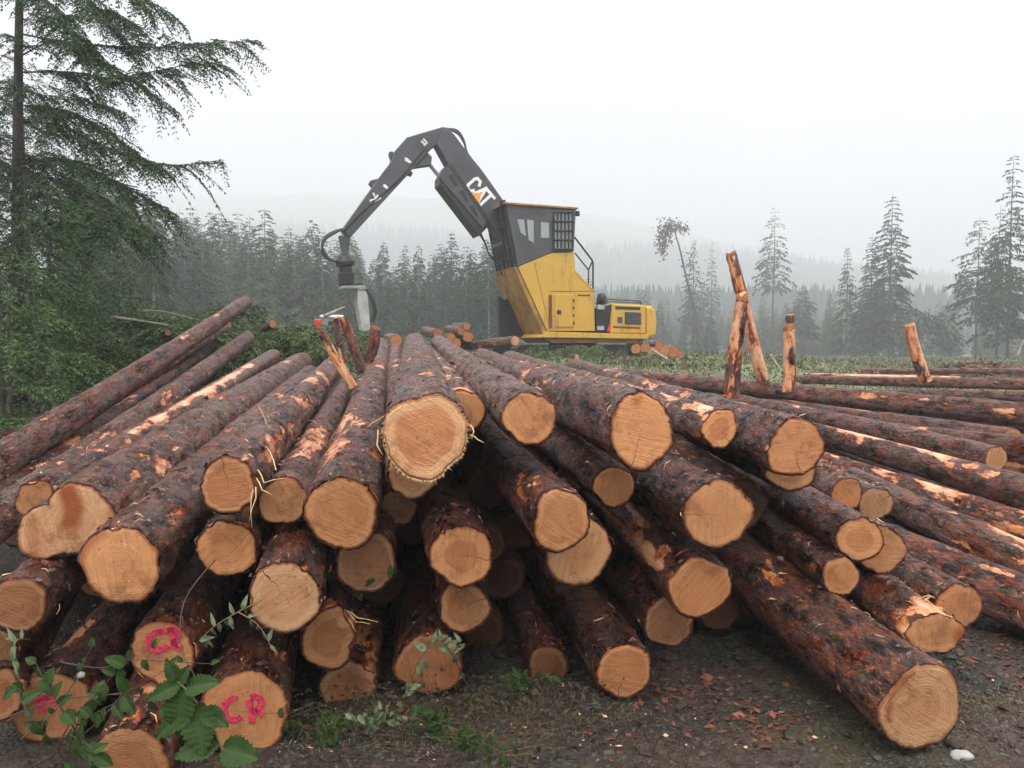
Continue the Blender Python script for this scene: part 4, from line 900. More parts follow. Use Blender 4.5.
def wood_mesh(ws,n=5):
    m=MB()
    for pts,r in ws: m.tube([tuple(p) for p in pts],[r*(1-.8*i/(len(pts)-1)) for i in range(len(pts))],n,cap=False)
    return m
def tree_from(name,loc,trunk,cardsV,wood,fm,label,cat,group,rz=0):
    t=empty(name,loc,rz,label=label,cat=cat,group=group)
    m=MB(); m.tube(*trunk,10); 
    m.build('trunk',M['trunk'],t,smooth=True)
    if wood: wood_mesh(wood,5 if len(wood)<2500 else 3).build('branches',M['trunk'],t,smooth=True)
    cv=np.asarray(cardsV); link('crown',npmesh('crown',cv,quads(len(cv)//4),smooth=False),t,M[fm])
    return t
def pxcurve(pts,n=14):
    pp=[P(*p) for p in pts]; out=[]
    for i in range(len(pp)-1):
        p0=pp[max(i-1,0)];p1=pp[i];p2=pp[i+1];p3=pp[min(i+2,len(pp)-1)]
        for t in [j/5 for j in range(5)]: out.append(.5*((2*p1)+(p2-p0)*t+(2*p0-5*p1+4*p2-p3)*t*t+(3*p1-p0-3*p2+p3)*t**3))
    return out+[pp[-1]]
rs=np.random.RandomState(3)
# --- the big hemlock at the left edge, its boughs reaching over the clearing
tb_=P(17,330,11.5); gx=g1(tb_.x,tb_.y); base=Vector((tb_.x,tb_.y,gx))
trunk=([ (0,0,-.3),(.02,0,1.5),(.11,0,4.),(.23,.0,6.5),(.42,0,9.5)],[.11,.09,.065,.045,.025])
CV=[];WD=[]
B=[[(22,34,11.5),(80,44,11.2),(150,47,11),(200,44,10.8),(258,40,10.7)],
   [(22,72,11.5),(70,72,11),(110,78,10.8),(150,72,10.6),(205,62,10.5),(232,70,10.4)],
   [(20,122,11.5),(58,124,11.2),(95,142,10.9),(140,158,10.6),(172,165,10.4),(224,160,10.2)],
   [(20,105,11.5),(50,108,11.1),(72,112,10.8),(100,128,10.5),(130,148,10.3),(158,172,10.2)],
   [(24,20,11.5),(70,18,11.2),(110,10,11),(150,38,10.8)],
   [(24,-10,11.5),(80,-12,11.2),(130,-10,11),(172,20,10.8)],
   [(22,55,11.5),(60,40,11),(100,60,10.6),(140,85,10.3),(178,112,10.2)],
   [(20,165,11.5),(60,158,11),(110,178,10.6),(150,200,10.4),(176,214,10.3)],
   [(18,190,11.5),(50,198,10.8),(90,206,10.2),(130,220,9.9),(158,236,9.8)],
   [(18,150,11.5),(55,170,11.9),(100,196,12.1),(128,214,12.3)],
   [(18,225,11.5),(60,222,10.6),(105,228,10),(150,240,9.6)],
   [(18,90,11.5),(60,98,12),(100,104,12.4),(135,120,12.6)],
   [(22,0,11.5),(40,-4,10.8),(62,20,10.2),(80,48,9.9)],
   [(20,-30,11.5),(60,-30,11),(90,5,10.6),(118,34,10.3)]]
for bpts in B:
    c=pxcurve(bpts); c=[p-base for p in c]; q,w_=spray(c,rs,tw=.62,step=.042,dens=1.5,nl=.042,nw=.016,droop=.7,start=.12); CV.append(q);WD+=w_
    for kk in range(7):
        i=int(len(c)*rs.uniform(.12,.78)); tg=(c[min(i+1,len(c)-1)]-c[i]).normalized(); l=rs.uniform(.45,1.0)*(1.15-i/len(c)*.7); sd_=rs.choice([-1,1]); la=Vector((-tg.y,tg.x,0))*sd_
        e=c[i]+(tg*rs.uniform(.4,.9)+la*rs.uniform(.3,.9)+Vector((0,0,rs.uniform(-.55,-.05)))).normalized()*l
        q,w_=spray(bez(c[i],(c[i]+e)/2+Vector((0,0,.1*l)),e,6),rs,tw=.3,step=.04,dens=1.5,nl=.045,nw=.017,droop=.6,start=.1); CV.append(q);WD+=w_
for k in range(110):
    h=rs.uniform(.5,9.2) if k%3==0 else rs.uniform(.5,5.2); az=rs.uniform(0,2*math.pi); l=rs.uniform(.7,1.35)*(1.05-.05*h)
    if h>5: l*=.6
    p0=Vector((.01*h,0,h)); d=Vector((math.cos(az),math.sin(az),0)); c=bez(p0,p0+d*l*.5+Vector((0,0,.12*l)),p0+d*l+Vector((0,0,-.35*l)),8)
    q,w_=spray(c,rs,tw=.45,step=.07,dens=.9,nl=.05,nw=.014); CV.append(q);WD+=w_
tree_from('hemlock_tree',base,trunk,np.concatenate(CV),WD,'hemlock',"tall hemlock at the left edge, long drooping boughs reaching against the white sky",'tree','trees at the left edge')
# --- hemlock saplings and low boughs, several source crowns copied
def sapling(h,seed,tw=.42,ns=26,spread=.42,cone=.8):
    r=np.random.RandomState(seed); CV=[];WD=[]
    for k in range(ns):
        f=(k+.5)/ns; z=h*(.06+.9*f); az=k*2.4+r.uniform(-.3,.3); l=h*spread*(1-f)**cone*r.uniform(.7,1.15)+.12*h
        d=Vector((math.cos(az),math.sin(az),0)); p0=Vector((0,0,z)); c=bez(p0,p0+d*l*.55+Vector((0,0,.22*l)),p0+d*l+Vector((0,0,-.18*l)),7)
        q,w_=spray(c,r,tw=tw*h/3,step=.055*h/3+.02,dens=1.0,nl=.05,nw=.015,droop=.5); CV.append(q);WD+=w_
    return np.concatenate(CV),WD
def plant(name,x,y,src,rz,sc,label,cat,group,z=None):
    t=empty(name,(x,y,g1(x,y)-.05 if z is None else z),rz,label=label,cat=cat,group=group); t.scale=(sc,sc,sc)
    for nm,me in src: o=link(nm,me,t)
    return t
def srcmesh(h,cv,wd,fm,r0=.03):
    m=MB(); m.tube([(0,0,0),(0,0,h*.5),(0,0,h)],[r0,r0*.6,.004],8); t=bpy.data.meshes.new('trunk'); t.from_pydata(m.v,[],m.f); t.materials.append(M['trunk'])
    w_=wood_mesh(wd,3); wm=bpy.data.meshes.new('branches'); wm.from_pydata(w_.v,[],w_.f); wm.materials.append(M['trunk'])
    cm=npmesh('crown',cv,quads(len(cv)//4),mats=(M[fm],),smooth=False); return [('trunk',t),('branches',wm),('crown',cm)]
sap_b=[srcmesh(2.6,*sapling(2.6,40+i,tw=.5,ns=22),'hemlock_bright') for i in range(2)]
sap_d=[srcmesh(4.5,*sapling(4.5,50+i,tw=.42,ns=30),'hemlock',.05) for i in range(2)]
gsap='young hemlocks crowding the left edge'
sl_=[("bright green hemlock sapling lowest at the left edge beside the reddish log",12,430,8.2,0,.95),
     ("bright green hemlock sapling above the left ends of the jutting log",38,392,9.2,1,1.0),
     ("bright young hemlock at the left edge under the big tree",2,350,9.8,1,1.15),
     ("bright green bush of boughs right beside the jutting log",62,385,10.6,0,.85),
     ("small bright hemlock between the stump and the left bushes",92,376,11.4,1,.7),
     ("bright hemlock filling the corner below the tall hemlock's trunk",30,350,10.4,0,1.3),
     ("bright bough clump hugging the log at the lower left",-10,440,7.4,1,.9)]
for i,(lb,u,v,d,k,sc) in enumerate(sl_):
    p=P(u,v,d); plant('hemlock_sapling',p.x,p.y,sap_b[k],i*1.3,sc,lb,'tree',gsap)
sd_=[("dark hemlock sapling left of the tall hemlock trunk",-4,13.,1.25,0),("dark hemlock behind the left bushes",52,15,.98,0),("dark hemlock in front of the forest, leaning over cut boughs",116,18,.72,0),
     ("dark hemlock at the far left edge",-30,14,1.2,0),("dark bushy hemlock behind the tall hemlock",30,17,1.45,0),("dark hemlock between bushes and forest",88,21,1.2,0),("slim dark hemlock nearest the forest wall at left",150,25,.85,0),
     ("low dark hemlock by the stump",98,14.2,.42,0)]
for i,(lb,u,d,sc,_) in enumerate(sd_):
    p=P(u,340,d); plant('hemlock_tree',p.x,p.y,sap_d[i%2],i*2.1,sc,lb,'tree','darker hemlocks behind the bushes')
# --- conifers standing farther away
def conifer(h,seed,cb=.08,sp=.17,dens=1.,droop=.5,card=.5,gap=.0,cw=.16,shape=.85,fan=1.):
    r=np.random.RandomState(seed); P0=[];D0=[];Ls=[]; W_=[]
    z=cb*h; 
    while z<h*.985:
        f=(z-cb*h)/(h*(1-cb)); nb=5 if f<.8 else 4
        for k in range(nb):
            if r.uniform()<gap: continue
            az=r.uniform(0,6.283); l=h*sp*((1-f)**shape)*r.uniform(.55,1.15)+.012*h
            if f<.12: l*=r.uniform(.5,1)
            d=np.array([math.cos(az),math.sin(az),0]); lat=np.array([-d[1],d[0],0]); up=.25*(f-.3)
            W_.append((np.array([[0,0,z],[*(d[:2]*l*.5),z+up*l*.5-droop*.12*l],[*(d[:2]*l),z+up*l-droop*.5*l]]),.012*l))
            m=max(3,int(l/card*7*dens))
            s=r.uniform(.12,1,m)**.8; sd=r.choice([-1,1],m)*(1-s*.8)*fan
            p=d*l*s[:,None]; p[:,2]+=z+up*l*s-droop*.5*l*s**2+r.normal(size=m)*.02*l
            p+=lat*(sd*r.uniform(0,.25,m)*l)[:,None]
            dd=d*r.uniform(.3,1,m)[:,None]+lat*(sd*r.uniform(.4,1.3,m))[:,None]; dd[:,2]-=r.uniform(.1,.75,m)*(.5+droop)
            P0.append(p);D0.append(dd);Ls.append(card*r.uniform(.5,1.2,m)*(1-.66*f))
        z+=h*.021*r.uniform(.6,1.4)
    P0=np.concatenate(P0);D0=np.concatenate(D0);Ls=np.concatenate(Ls)
    return cards(P0,D0,Ls,Ls*cw/.5*1.15,r,.4),W_
def con_src(h,seed,fm,r0,**k):
    cv,wd=conifer(h,seed,**k); rt=np.random.RandomState(seed)
    m=MB(); m.tube([(0,0,-1),(rt.uniform(-.1,.1),0,h*.35),(rt.uniform(-.1,.1),.05,h*.7),(0,0,h)],[r0,r0*.75,r0*.4,.01],8); w_=wood_mesh(wd,3); m.add(w_.v,w_.f); t=bpy.data.meshes.new('trunk'); t.from_pydata(m.v,[],m.f); t.materials.append(M['pale_trunk' if h==20 and k.get('cb',0)>=.3 else 'trunk'])
    return [('trunk',t),('crown',npmesh('crown',cv,quads(len(cv)//4),mats=(M[fm],),smooth=False))]
solo=[ # u base, u? top v, depth, width, label
 (893,190,105,dict(cb=.10,sp=.17,dens=1.3,card=.75,shape=.75),"largest dense fir standing alone at right centre"),
 (873,232,108,dict(cb=.15,sp=.15,dens=1.,card=.7),"fir partly behind the left side of the largest dense fir"),
 (848,245,112,dict(cb=.10,sp=.12,dens=.8,card=.7,gap=.2),"slim pointed fir left of the largest dense fir"),
 (775,205,150,dict(cb=.45,sp=.15,dens=.5,card=.9,gap=.35),"bare-stemmed fir with sparse top above the standing stakes"),
 (803,286,120,dict(cb=.35,sp=.24,dens=.7,card=.8,gap=.2,shape=.5),"small round-topped fir between sparse and slim firs"),
 (712,240,165,dict(cb=.3,sp=.07,dens=.5,card=.8,gap=.4),"very thin pale fir in the fog right of the leaning tree"),
 (694,238,140,dict(cb=.25,sp=.13,dens=.5,card=.8,gap=.35),"ragged thin fir beside the leaning bare tree"),
 (1014,152,82,dict(cb=.12,sp=.16,dens=.95,card=.65,gap=.15),"tallest fir cut by the right edge"),
 (1001,205,84,dict(cb=.30,sp=.15,dens=.7,card=.65,gap=.3),"bare-stemmed fir left of the tallest fir at the right edge"),
 (980,216,90,dict(cb=.28,sp=.22,dens=.7,card=.7,gap=.3,shape=.6),"ragged fir with drooping branches, third from the right edge"),
 (765,392+0,0,None,None)]
def top_h(u,v,d):
    p=P(u,v,d); return p.x,p.y,p.z-g1(p.x,p.y)
for i,(u,v,d,kw,lb) in enumerate(solo):
    if kw is None: continue
    x,y,h=top_h(u,v,d); kw=dict(kw); kw['dens']*=1.8; kw['sp']*=1.12; kw['gap']=kw.get('gap',0)*.7; kw['card']*=.9; src=con_src(h,700+i,'fir',h*.0075,droop=.75,**kw); plant('fir_tree',x,y,src,i,1.,lb,'tree','single firs left standing in the clearing')
# broken leaning tree with a hanging leafy top
x0=P(703,354,118); bz=g1(x0.x,x0.y); cr=[P(703,354,118),P(697,320,118),P(688,285,118),P(680,250,118),P(675,232,118),P(668,222,118),P(661,236,117)]
lt=empty('leaning_tree',(x0.x,x0.y,bz),label="thin leaning tree with a drooping leafy top left of the ragged fir",cat='tree')
m=MB(); m.tube([p-Vector((x0.x,x0.y,bz)) for p in cr],[.22,.19,.16,.12,.09,.07,.04],8); m.build('trunk',M['trunk'],lt,smooth=True)
r=np.random.RandomState(9); PP=[];
for (u,v,su,sv,n) in [(665,232,4.5,5,240),(672,226,5,3.5,160),(662,246,3,5.5,170),(684,228,4,2.5,60),(690,262,4,9,60),(696,290,4,10,45)]:
    for _ in range(n): p=P(r.normal(u,su),r.normal(v,sv),118+r.normal(0,.7)); PP.append(tuple(p-Vector((x0.x,x0.y,bz))))
PP=np.array(PP); D=r.normal(size=PP.shape); D[:,2]-=1.1
cv=cards(PP,D,r.uniform(.3,.7,len(PP)),r.uniform(.16,.32,len(PP)),r); link('crown',npmesh('crown',cv,quads(len(cv)//4),smooth=False),lt,M['leafb'])
# arched windblown conifer right of the big fir
x0=P(905,357,100); bz=g1(x0.x,x0.y); bt_=empty('bent_tree',(x0.x,x0.y,bz),label="dark bent-over young fir arching to the right beside the largest fir",cat='tree')
cr=[P(905,357,100),P(908,335,100),P(920,318,100),P(932,316,100),P(945,328,100),P(952,342,100)]; cr=[p-Vector((x0.x,x0.y,bz)) for p in cr]
m=MB(); m.tube(cr,[.2,.16,.13,.1,.06,.03],8); m.build('trunk',M['trunk'],bt_,smooth=True)
PP=[];DD=[]
for i in range(len(cr)-1):
    for _ in range(260):
        t=r.uniform(); p=cr[i].lerp(cr[i+1],t); o=r.normal(size=3)*.75*(1 if i>1 else .9); PP.append((p.x+o[0],p.y+o[1],p.z+o[2]*.7-abs(r.normal())*.7)); DD.append((o[0],o[1],-1.2))
cv=cards(np.array(PP),np.array(DD),r.uniform(.4,.9,len(PP)),r.uniform(.15,.3,len(PP)),r); link('crown',npmesh('crown',cv,quads(len(cv)//4),smooth=False),bt_,M['fir'])
# --- the forest wall: individual firs copied from eight sources
fs=[con_src(20,800+i,('fir','hemlock','fresh','fir')[i%4],.17,cb=(.12,.3,.05,.4,.2,.45,.1,.35)[i],sp=(.18,.12,.20,.13,.15,.12,.18,.13)[i],dens=2.,card=.85,gap=.03,droop=.8,shape=(.7,.9,.6,.8,.75,.6,.9,.7)[i]) for i in range(8)]
fg='firs of the forest behind the clearing'
fl="fir in the misty forest behind the clearing, one of a wall of similar trees"
r=np.random.RandomState(21); cnt=0
def forest_tree(u,d,h,i,g=None,l=None):
    global cnt
    p=P(u,340,d); x,y=p.x,p.y; t=empty('fir_tree',(x,y,g1(x,y)-.2),r.uniform(0,6.28),label=l or fl,cat='tree',group=g or fg); sc=h/20; t.scale=(sc*r.uniform(.9,1.15),)*2+(sc,)
    for nm,me in fs[i]:
        if nm=='branches' and d>80: continue
        link(nm,me,t)
    cnt+=1
# left flank steps down toward the centre
for k in range(44):
    u=r.uniform(70,225); d=r.uniform(36,85)*(1+(u-85)/300); vt=np.interp(u,[60,100,150,190,215],[150,150,185,215,240])+r.uniform(0,40)
    forest_tree(u,d,(340-vt)/800*d+1.8,r.randint(8),g='nearer firs on the left flank of the forest',l="darker fir on the nearer left flank of the forest")
for k in range(165):
    u=100+k*2.55+r.uniform(-2,2); d=r.uniform(72,130); vt=np.interp(u,[100,210,300,420,520],[205,232,240,262,264])+r.choice([r.uniform(-24,6),r.uniform(0,25),r.uniform(15,60)])
    forest_tree(u,d,(340-vt)/800*d+1.8+1,r.randint(8))
for k in range(110):
    u=500+k*4.9+r.uniform(-3,3); d=r.uniform(135,225); vt=np.interp(u,[500,600,700,1050],[270,285,298,312])+r.choice([r.uniform(-14,10),r.uniform(0,25)])
    forest_tree(u,d,(340-vt)/800*d+1.8+1.5,r.randint(8))
for k in range(40):
    u=620+k*11+r.uniform(-5,5); d=r.uniform(118,140); vt=r.uniform(300,335)
    forest_tree(u,d,(340-vt)/800*d+1.8+1,(0,2,6)[r.randint(3)],g='low firs along the far edge of the clearing',l="low young fir in the misty growth along the far edge of the clearing")
# forested slopes far behind: one mass
n=42000; r=np.random.RandomState(5); hy=300+620*r.uniform(0,1,n)**1.5; hx=r.uniform(-.8,.8,n)*hy; hzv=gz(hx,hy); keep=hzv>-3; hx,hy,hzv=hx[keep],hy[keep],hzv[keep]; n=len(hx)
hh=r.uniform(9,26,n); a=np.arange(5)/5*2*np.pi; Vs=[]
ring=np.stack([hx[:,None]+np.cos(a)*(hh*.17)[:,None],hy[:,None]+np.sin(a)*(hh*.17)[:,None],np.repeat((hzv+hh*.12)[:,None],5,1)],-1)
tip=np.stack([hx,hy,hzv+hh],-1)[:,None]; VV=np.concatenate([ring,tip],1).reshape(-1,3)
bi=(np.arange(n)*6)[:,None,None]; tri=np.stack([np.arange(5),(np.arange(5)+1)%5,np.full(5,5)],-1)[None]; TT=(bi+tri).reshape(-1,3)
link('hillside_forest',npmesh('hillside_forest',VV,T=TT,smooth=False),mat=M['fir'],kind='stuff')
# ================================================================ low green growth, slash, debris
r=np.random.RandomState(31)
def scatter_clumps(name,n,xr,yr,hgt,mat,fn=None,per=8,w=.35):
    u=r.uniform(0,1,n)**1.5; yy=yr[0]+(yr[1]-yr[0])*u; xx=r.uniform(-1,1,n)*(yy*.72+3)
    if fn is not None: kp=fn(xx,yy); xx,yy=xx[kp],yy[kp]; n=len(xx)
    zz=gz(xx,yy); sc=np.clip(yy/25,.5,2.2)
    P0=np.repeat(np.stack([xx,yy,zz-.03],1),per,0)+r.normal(size=(n*per,3))*np.repeat(sc,per)[:,None]*np.array([.22,.22,.03]); s=np.repeat(sc,per)
    D=r.normal(size=(n*per,3)); D[:,2]=np.abs(D[:,2])+.5; Ln=hgt*s*r.uniform(.4,1.2,n*per)
    cv=cards(P0,D,Ln,Ln*w,r); link(name,npmesh(name,cv,quads(len(cv)//4),smooth=False),mat=M[mat],kind='stuff')
clear=lambda x,y:(y>14)&~((np.abs(x-2.5)<4.5)&(y>23)&(y<32)&(y>24.5))
scatter_clumps('undergrowth',40000,(-1,1),(13.5,125),.125,'grass',clear,w=.5)
scatter_clumps('dry_grass',9000,(-1,1),(13.5,110),.13,'dry',clear)
scatter_clumps('low_brush',1500,(-1,1),(18,100),.19,'fir',clear,per=14,w=.35)
scatter_clumps('brown_slash',1300,(-1,1),(16,60),.26,'chip',clear,per=7,w=.12)
# green slash heaps of cut boughs
def bough_heap(name,label_,lst,mat,nb,tw=.5,seed=1):
    r=np.random.RandomState(seed); CV=[]
    for k in range(nb):
        u,v,d,su,sv=lst[k%len(lst)]; p=P(r.normal(u,su),r.normal(v,sv),d+r.normal(0,.5)); az=r.uniform(0,6.28); l=r.uniform(.7,1.5)
        p.z=max(p.z,g1(p.x,p.y)+.1)
        dd=Vector((math.cos(az),math.sin(az),r.uniform(-.15,.35))); c=bez(p,p+dd*l*.5+Vector((0,0,.15)),p+dd*l+Vector((0,0,-.25)),6)
        q,_=spray(c,r,tw=tw,step=.06,dens=.8,nl=.08,nw=.024); CV.append(q)
    cv=np.concatenate(CV); link(name,npmesh(name,cv,quads(len(cv)//4),smooth=False),mat=M[mat],kind='stuff')
bough_heap('cut_boughs',"",[(285,345,14.2,16,5),(262,336,14.8,12,4),(310,340,14.6,14,4),(240,350,14,12,4),(325,350,14,8,4)],'fresh',60,seed=2)
bough_heap('cut_boughs',"",[(170,330,13.5,22,6),(130,325,13.5,20,7),(205,340,14,18,5),(110,350,12.6,14,6),(160,352,12.8,18,5)],'fresh',70,seed=3)
bough_heap('cut_boughs',"",[(556,351,24.5,7,1.5),(590,353,24.2,9,1.5),(625,356,24,8,1.5),(545,350,23.5,6,1),(600,349,25,10,1.2)],'fresh',26,tw=.4,seed=6)
# mound the boughs lie on
for (u,v,d,rx,ry,h) in [(285,352,15,1.3,1.1,.6),(165,352,14.2,1.8,1.2,.75)]:
    c=P(u,v,d); n1,n2=28,12; V=[];F=[]
    for i in range(n2+1):
        for j in range(n1):
            q=j/n1*2*math.pi; rr_=i/n2; x=c.x+rx*rr_*math.cos(q); y=c.y+ry*rr_*math.sin(q); V.append((x,y,g1(x,y)-.05+h*(1-rr_**2)*(1+.3*math.sin(5*q+i))))
    F=[(i*n1+j,i*n1+(j+1)%n1,(i+1)*n1+(j+1)%n1,(i+1)*n1+j) for i in range(n2) for j in range(n1)]
    me=bpy.data.meshes.new('slash_mound'); me.from_pydata(V,[],F); me.update(); link('slash_mound',me,mat=M['ground'],kind='stuff')
# stumps and thin fallen branches
def stump(u,v,d,rad,h,lab,seed): 
    p=P(u,v,d); make_log('stump',p+Vector((0,0,h)),(p.x,p.y,p.z-.4),rad,rad*1.15,seed=seed,label=lab,cat='stump',group='stumps by the left bushes',pth=.1,heart=.6,jag=.02,res=1.5,bend=0)
stump(107,362,12.6,.085,.22,"low pale stump beside the left bushes",401); stump(137,362,13,.07,.34,"taller splintered orange stump by the jutting log",402)
def stick(pts,rad,lab,grp='bare fallen branches'):
    c=pxcurve(pts); o=MB().tube([tuple(p-c[0]) for p in c],[rad*(1-.6*i/(len(c)-1)) for i in range(len(c))],6).build('fallen_branch',M['deadwood'],smooth=True,label=lab,cat='branch',group=grp); o.location=c[0]
stick([(110,317,12.6),(140,321,12.8),(175,327,13),(203,335,13.2)],.03,"long bare grey branch lying over the cut boughs")
stick([(138,310,12.9),(165,312,13),(190,318,13.1),(206,322,13.2)],.02,"thinner bare branch just above the long grey one")
stick([(770,355,20),(775,362,20),(783,372,19.8)],.04,"thin pale stick leaning left of the short stake pair")
stick([(652,350,24),(680,366,23),(700,372,22.5)],.04,"dark pole sloping off the stack behind the machine")
stick([(1018,356,24),(1021,346,24),(1024,340,24)],.04,"pale thin stick standing at the right edge of the clearing")
stick([(325,316,17),(334,312,17.2),(345,307,17.2)],.05,"short dark branch rising above the white topped box")
# heap of bark and slash at the far right
P0=[];D0=[]
for _ in range(900):
    p=P(r.normal(1000,34),0,1); d=r.normal(27,1.2); u=r.normal(985,38); q=P(u,364,d); P0.append((q.x,q.y,g1(q.x,q.y)+abs(r.normal())*.16)); D0.append((r.normal(),r.normal()*.5,r.normal()*.25))
cv=cards(np.array(P0),np.array(D0),r.uniform(.15,.55,900),r.uniform(.05,.14,900),r); link('bark_slash',npmesh('bark_slash',cv,quads(900),smooth=False),mat=M['chip'],kind='stuff')
# ---- gravel and bark chips near the camera
def pebbles(name,n,xr,yr,szr,mat,seed,flat=.7,dens=None,lift=0.3):
    r=np.random.RandomState(seed); x=r.uniform(*xr,n); y=r.uniform(*yr,n)
    if dens is not None: k=r.uniform(size=n)<dens(x,y); x,y=x[k],y[k]; n=len(x)
    s=szr[0]+(szr[1]-szr[0])*r.uniform(size=n)**3.2; t=(1+5**.5)/2
    ico=np.array([(-1,t,0),(1,t,0),(-1,-t,0),(1,-t,0),(0,-1,t),(0,1,t),(0,-1,-t),(0,1,-t),(t,0,-1),(t,0,1),(-t,0,-1),(-t,0,1)])/1.9
    fc=np.array([(0,11,5),(0,5,1),(0,1,7),(0,7,10),(0,10,11),(1,5,9),(5,11,4),(11,10,2),(10,7,6),(7,1,8),(3,9,4),(3,4,2),(3,2,6),(3,6,8),(3,8,9),(4,9,5),(2,4,11),(6,2,10),(8,6,7),(9,8,1)])
    V=ico[None]*s[:,None,None]*(1+r.normal(size=(n,12,1))*.16); V=V*np.stack([r.uniform(.7,1.3,n),r.uniform(.7,1.3,n),r.uniform(.4,1,n)*flat],1)[:,None]
    q=r.uniform(0,6.28,n); c,s_=np.cos(q)[:,None],np.sin(q)[:,None]; V=np.stack([V[...,0]*c-V[...,1]*s_,V[...,0]*s_+V[...,1]*c,V[...,2]],-1)
    zb=gz(x,y)+.035*fbm(x*3,y*3,x*0,3,3)+.028*fbm(x*14,y*14,x*0,4,4); V+=np.stack([x,y,zb+s*lift*.5],1)[:,None]
    Fx=(np.arange(n)*12)[:,None,None]+fc[None]; link(name,npmesh(name,V.reshape(-1,3),T=Fx.reshape(-1,3),smooth=False),mat=M[mat],kind='stuff')
pebbles('gravel',26000,(-1.6,3.6),(3.05,5.4),(.003,.016),'stone',1)
pebbles('stones',420,(-1.6,3.6),(3.1,5.4),(.012,.034),'stone',2)
def flakes(name,n,mat,seed,cx,cy,sx,sy,l0=.012,l1=.06):
    r=np.random.RandomState(seed); i=r.randint(len(cx),size=n); x=np.array(cx)[i]+r.normal(size=n)*np.array(sx)[i]; y=np.array(cy)[i]+r.normal(size=n)*np.array(sy)[i]
    z=gz(x,y)+.035*fbm(x*3,y*3,x*0,3,3)+.028*fbm(x*14,y*14,x*0,4,4)+.012
    D=r.normal(size=(n,3))*np.array([1,1,.18]); D/=np.linalg.norm(D,axis=1)[:,None]; U=np.stack([r.normal(size=n)*.35,r.normal(size=n)*.35,np.ones(n)],1); Sd=np.cross(D,U); Sd/=np.linalg.norm(Sd,axis=1)[:,None]
    l=(l0+(l1-l0)*r.uniform(size=n)**2)[:,None]; w_=l*r.uniform(.25,.7,(n,1)); P0=np.stack([x,y,z],1); up=np.cross(Sd,D)*.004
    V=np.stack([P0,P0+D*l*.4+Sd*w_*.5,P0+D*l+Sd*w_*.1,P0+D*l*.5-Sd*w_*.5, P0-up,P0+D*l*.4+Sd*w_*.5-up,P0+D*l+Sd*w_*.1-up,P0+D*l*.5-Sd*w_*.5-up],1).reshape(-1,3)
    b8=(np.arange(n)*8)[:,None,None]; q=np.array([(0,1,2,3),(7,6,5,4),(0,4,5,1),(1,5,6,2),(2,6,7,3),(3,7,4,0)])[None]; link(name,npmesh(name,V,(b8+q).reshape(-1,4),smooth=False),mat=M[mat],kind='stuff')
flakes('bark_chips',700,'chip',3,[.95,1.2,2.7,2.9,2.8,-.6,.4,1.5],[3.9,3.65,4.5,4.2,4.9,3.6,3.5,3.9],[.22,.12,.3,.25,.4,.4,.5,.5],[.2,.1,.4,.3,.4,.15,.15,.25])
flakes('wood_splinters',90,'fibre',6,[.9,2.2,0,-.8],[3.6,3.6,3.6,3.6],[.7,.7,.6,.4],[.3,.3,.2,.2],.01,.035)
def twig_litter(n,seed):
    r=np.random.RandomState(seed); m=MB()
    for _ in range(n):
        x=r.uniform(-1.4,3.2); y=r.uniform(3.1,5.0); l=r.uniform(.04,.22); a=r.uniform(0,6.28); d=np.array([math.cos(a),math.sin(a)])*l/2
        zz=[g1(x+q*d[0],y+q*d[1])+.03+.035*0 for q in(-1,0,1)]; m.tube([(x-d[0],y-d[1],zz[0]+r.uniform(-.005,.02)),(x+r.normal()*.01,y+r.normal()*.01,zz[1]+.008),(x+d[0],y+d[1],zz[2]+r.uniform(-.005,.03))],[.0035,.003,.0015],5)
    m.build('twig_litter',M['twig'],kind='stuff')
twig_litter(170,9)
p=P(80,676,3.1); 
def blob(name,p,rx,ry,rz_,mat,lab,cat):
    V=[];F=[];n1,n2=14,9
    for i in range(n2):
        ph=math.pi*(i+.5)/n2-math.pi/2
        for j in range(n1):
            q=2*math.pi*j/n1; k=1+.1*math.sin(3*q+i)+.07*math.sin(2*ph*3+q); V.append((rx*math.cos(ph)*math.cos(q)*k,ry*math.cos(ph)*math.sin(q)*k,rz_*math.sin(ph)*k))
    F=[(i*n1+j,i*n1+(j+1)%n1,(i+1)*n1+(j+1)%n1,(i+1)*n1+j) for i in range(n2-1) for j in range(n1)]+[tuple(range(n1-1,-1,-1)),tuple(range((n2-1)*n1,n2*n1))]
    me=bpy.data.meshes.new(name); me.from_pydata(V,[],F); me.polygons.foreach_set('use_smooth',[True]*len(F)); me.update(); o=link(name,me,mat=M[mat],label=lab,cat=cat); o.location=p; return o
pebbles('mud_clods',1500,(-1.6,3.6),(3.05,5.4),(.008,.045),'ground',12,flat=.6)
flakes('bark_chunks',150,'chip',13,[.95,1.2,2.75,2.95,2.6],[3.95,3.65,4.4,4.1,4.9],[.2,.1,.25,.2,.3],[.15,.08,.3,.25,.3],.03,.10)
p=P(81,675,3.45); blob('stone',tuple(p),.018,.016,.014,'white_stone',"small white pebble lying on the bark above the smeared pink paint",'stone')
p=P(962,748,3.45); blob('stone',(p.x,p.y,g1(p.x,p.y)+.01),.05,.035,.02,'white_stone',"pale flat stone on the gravel under the nearest thick log's end",'stone')
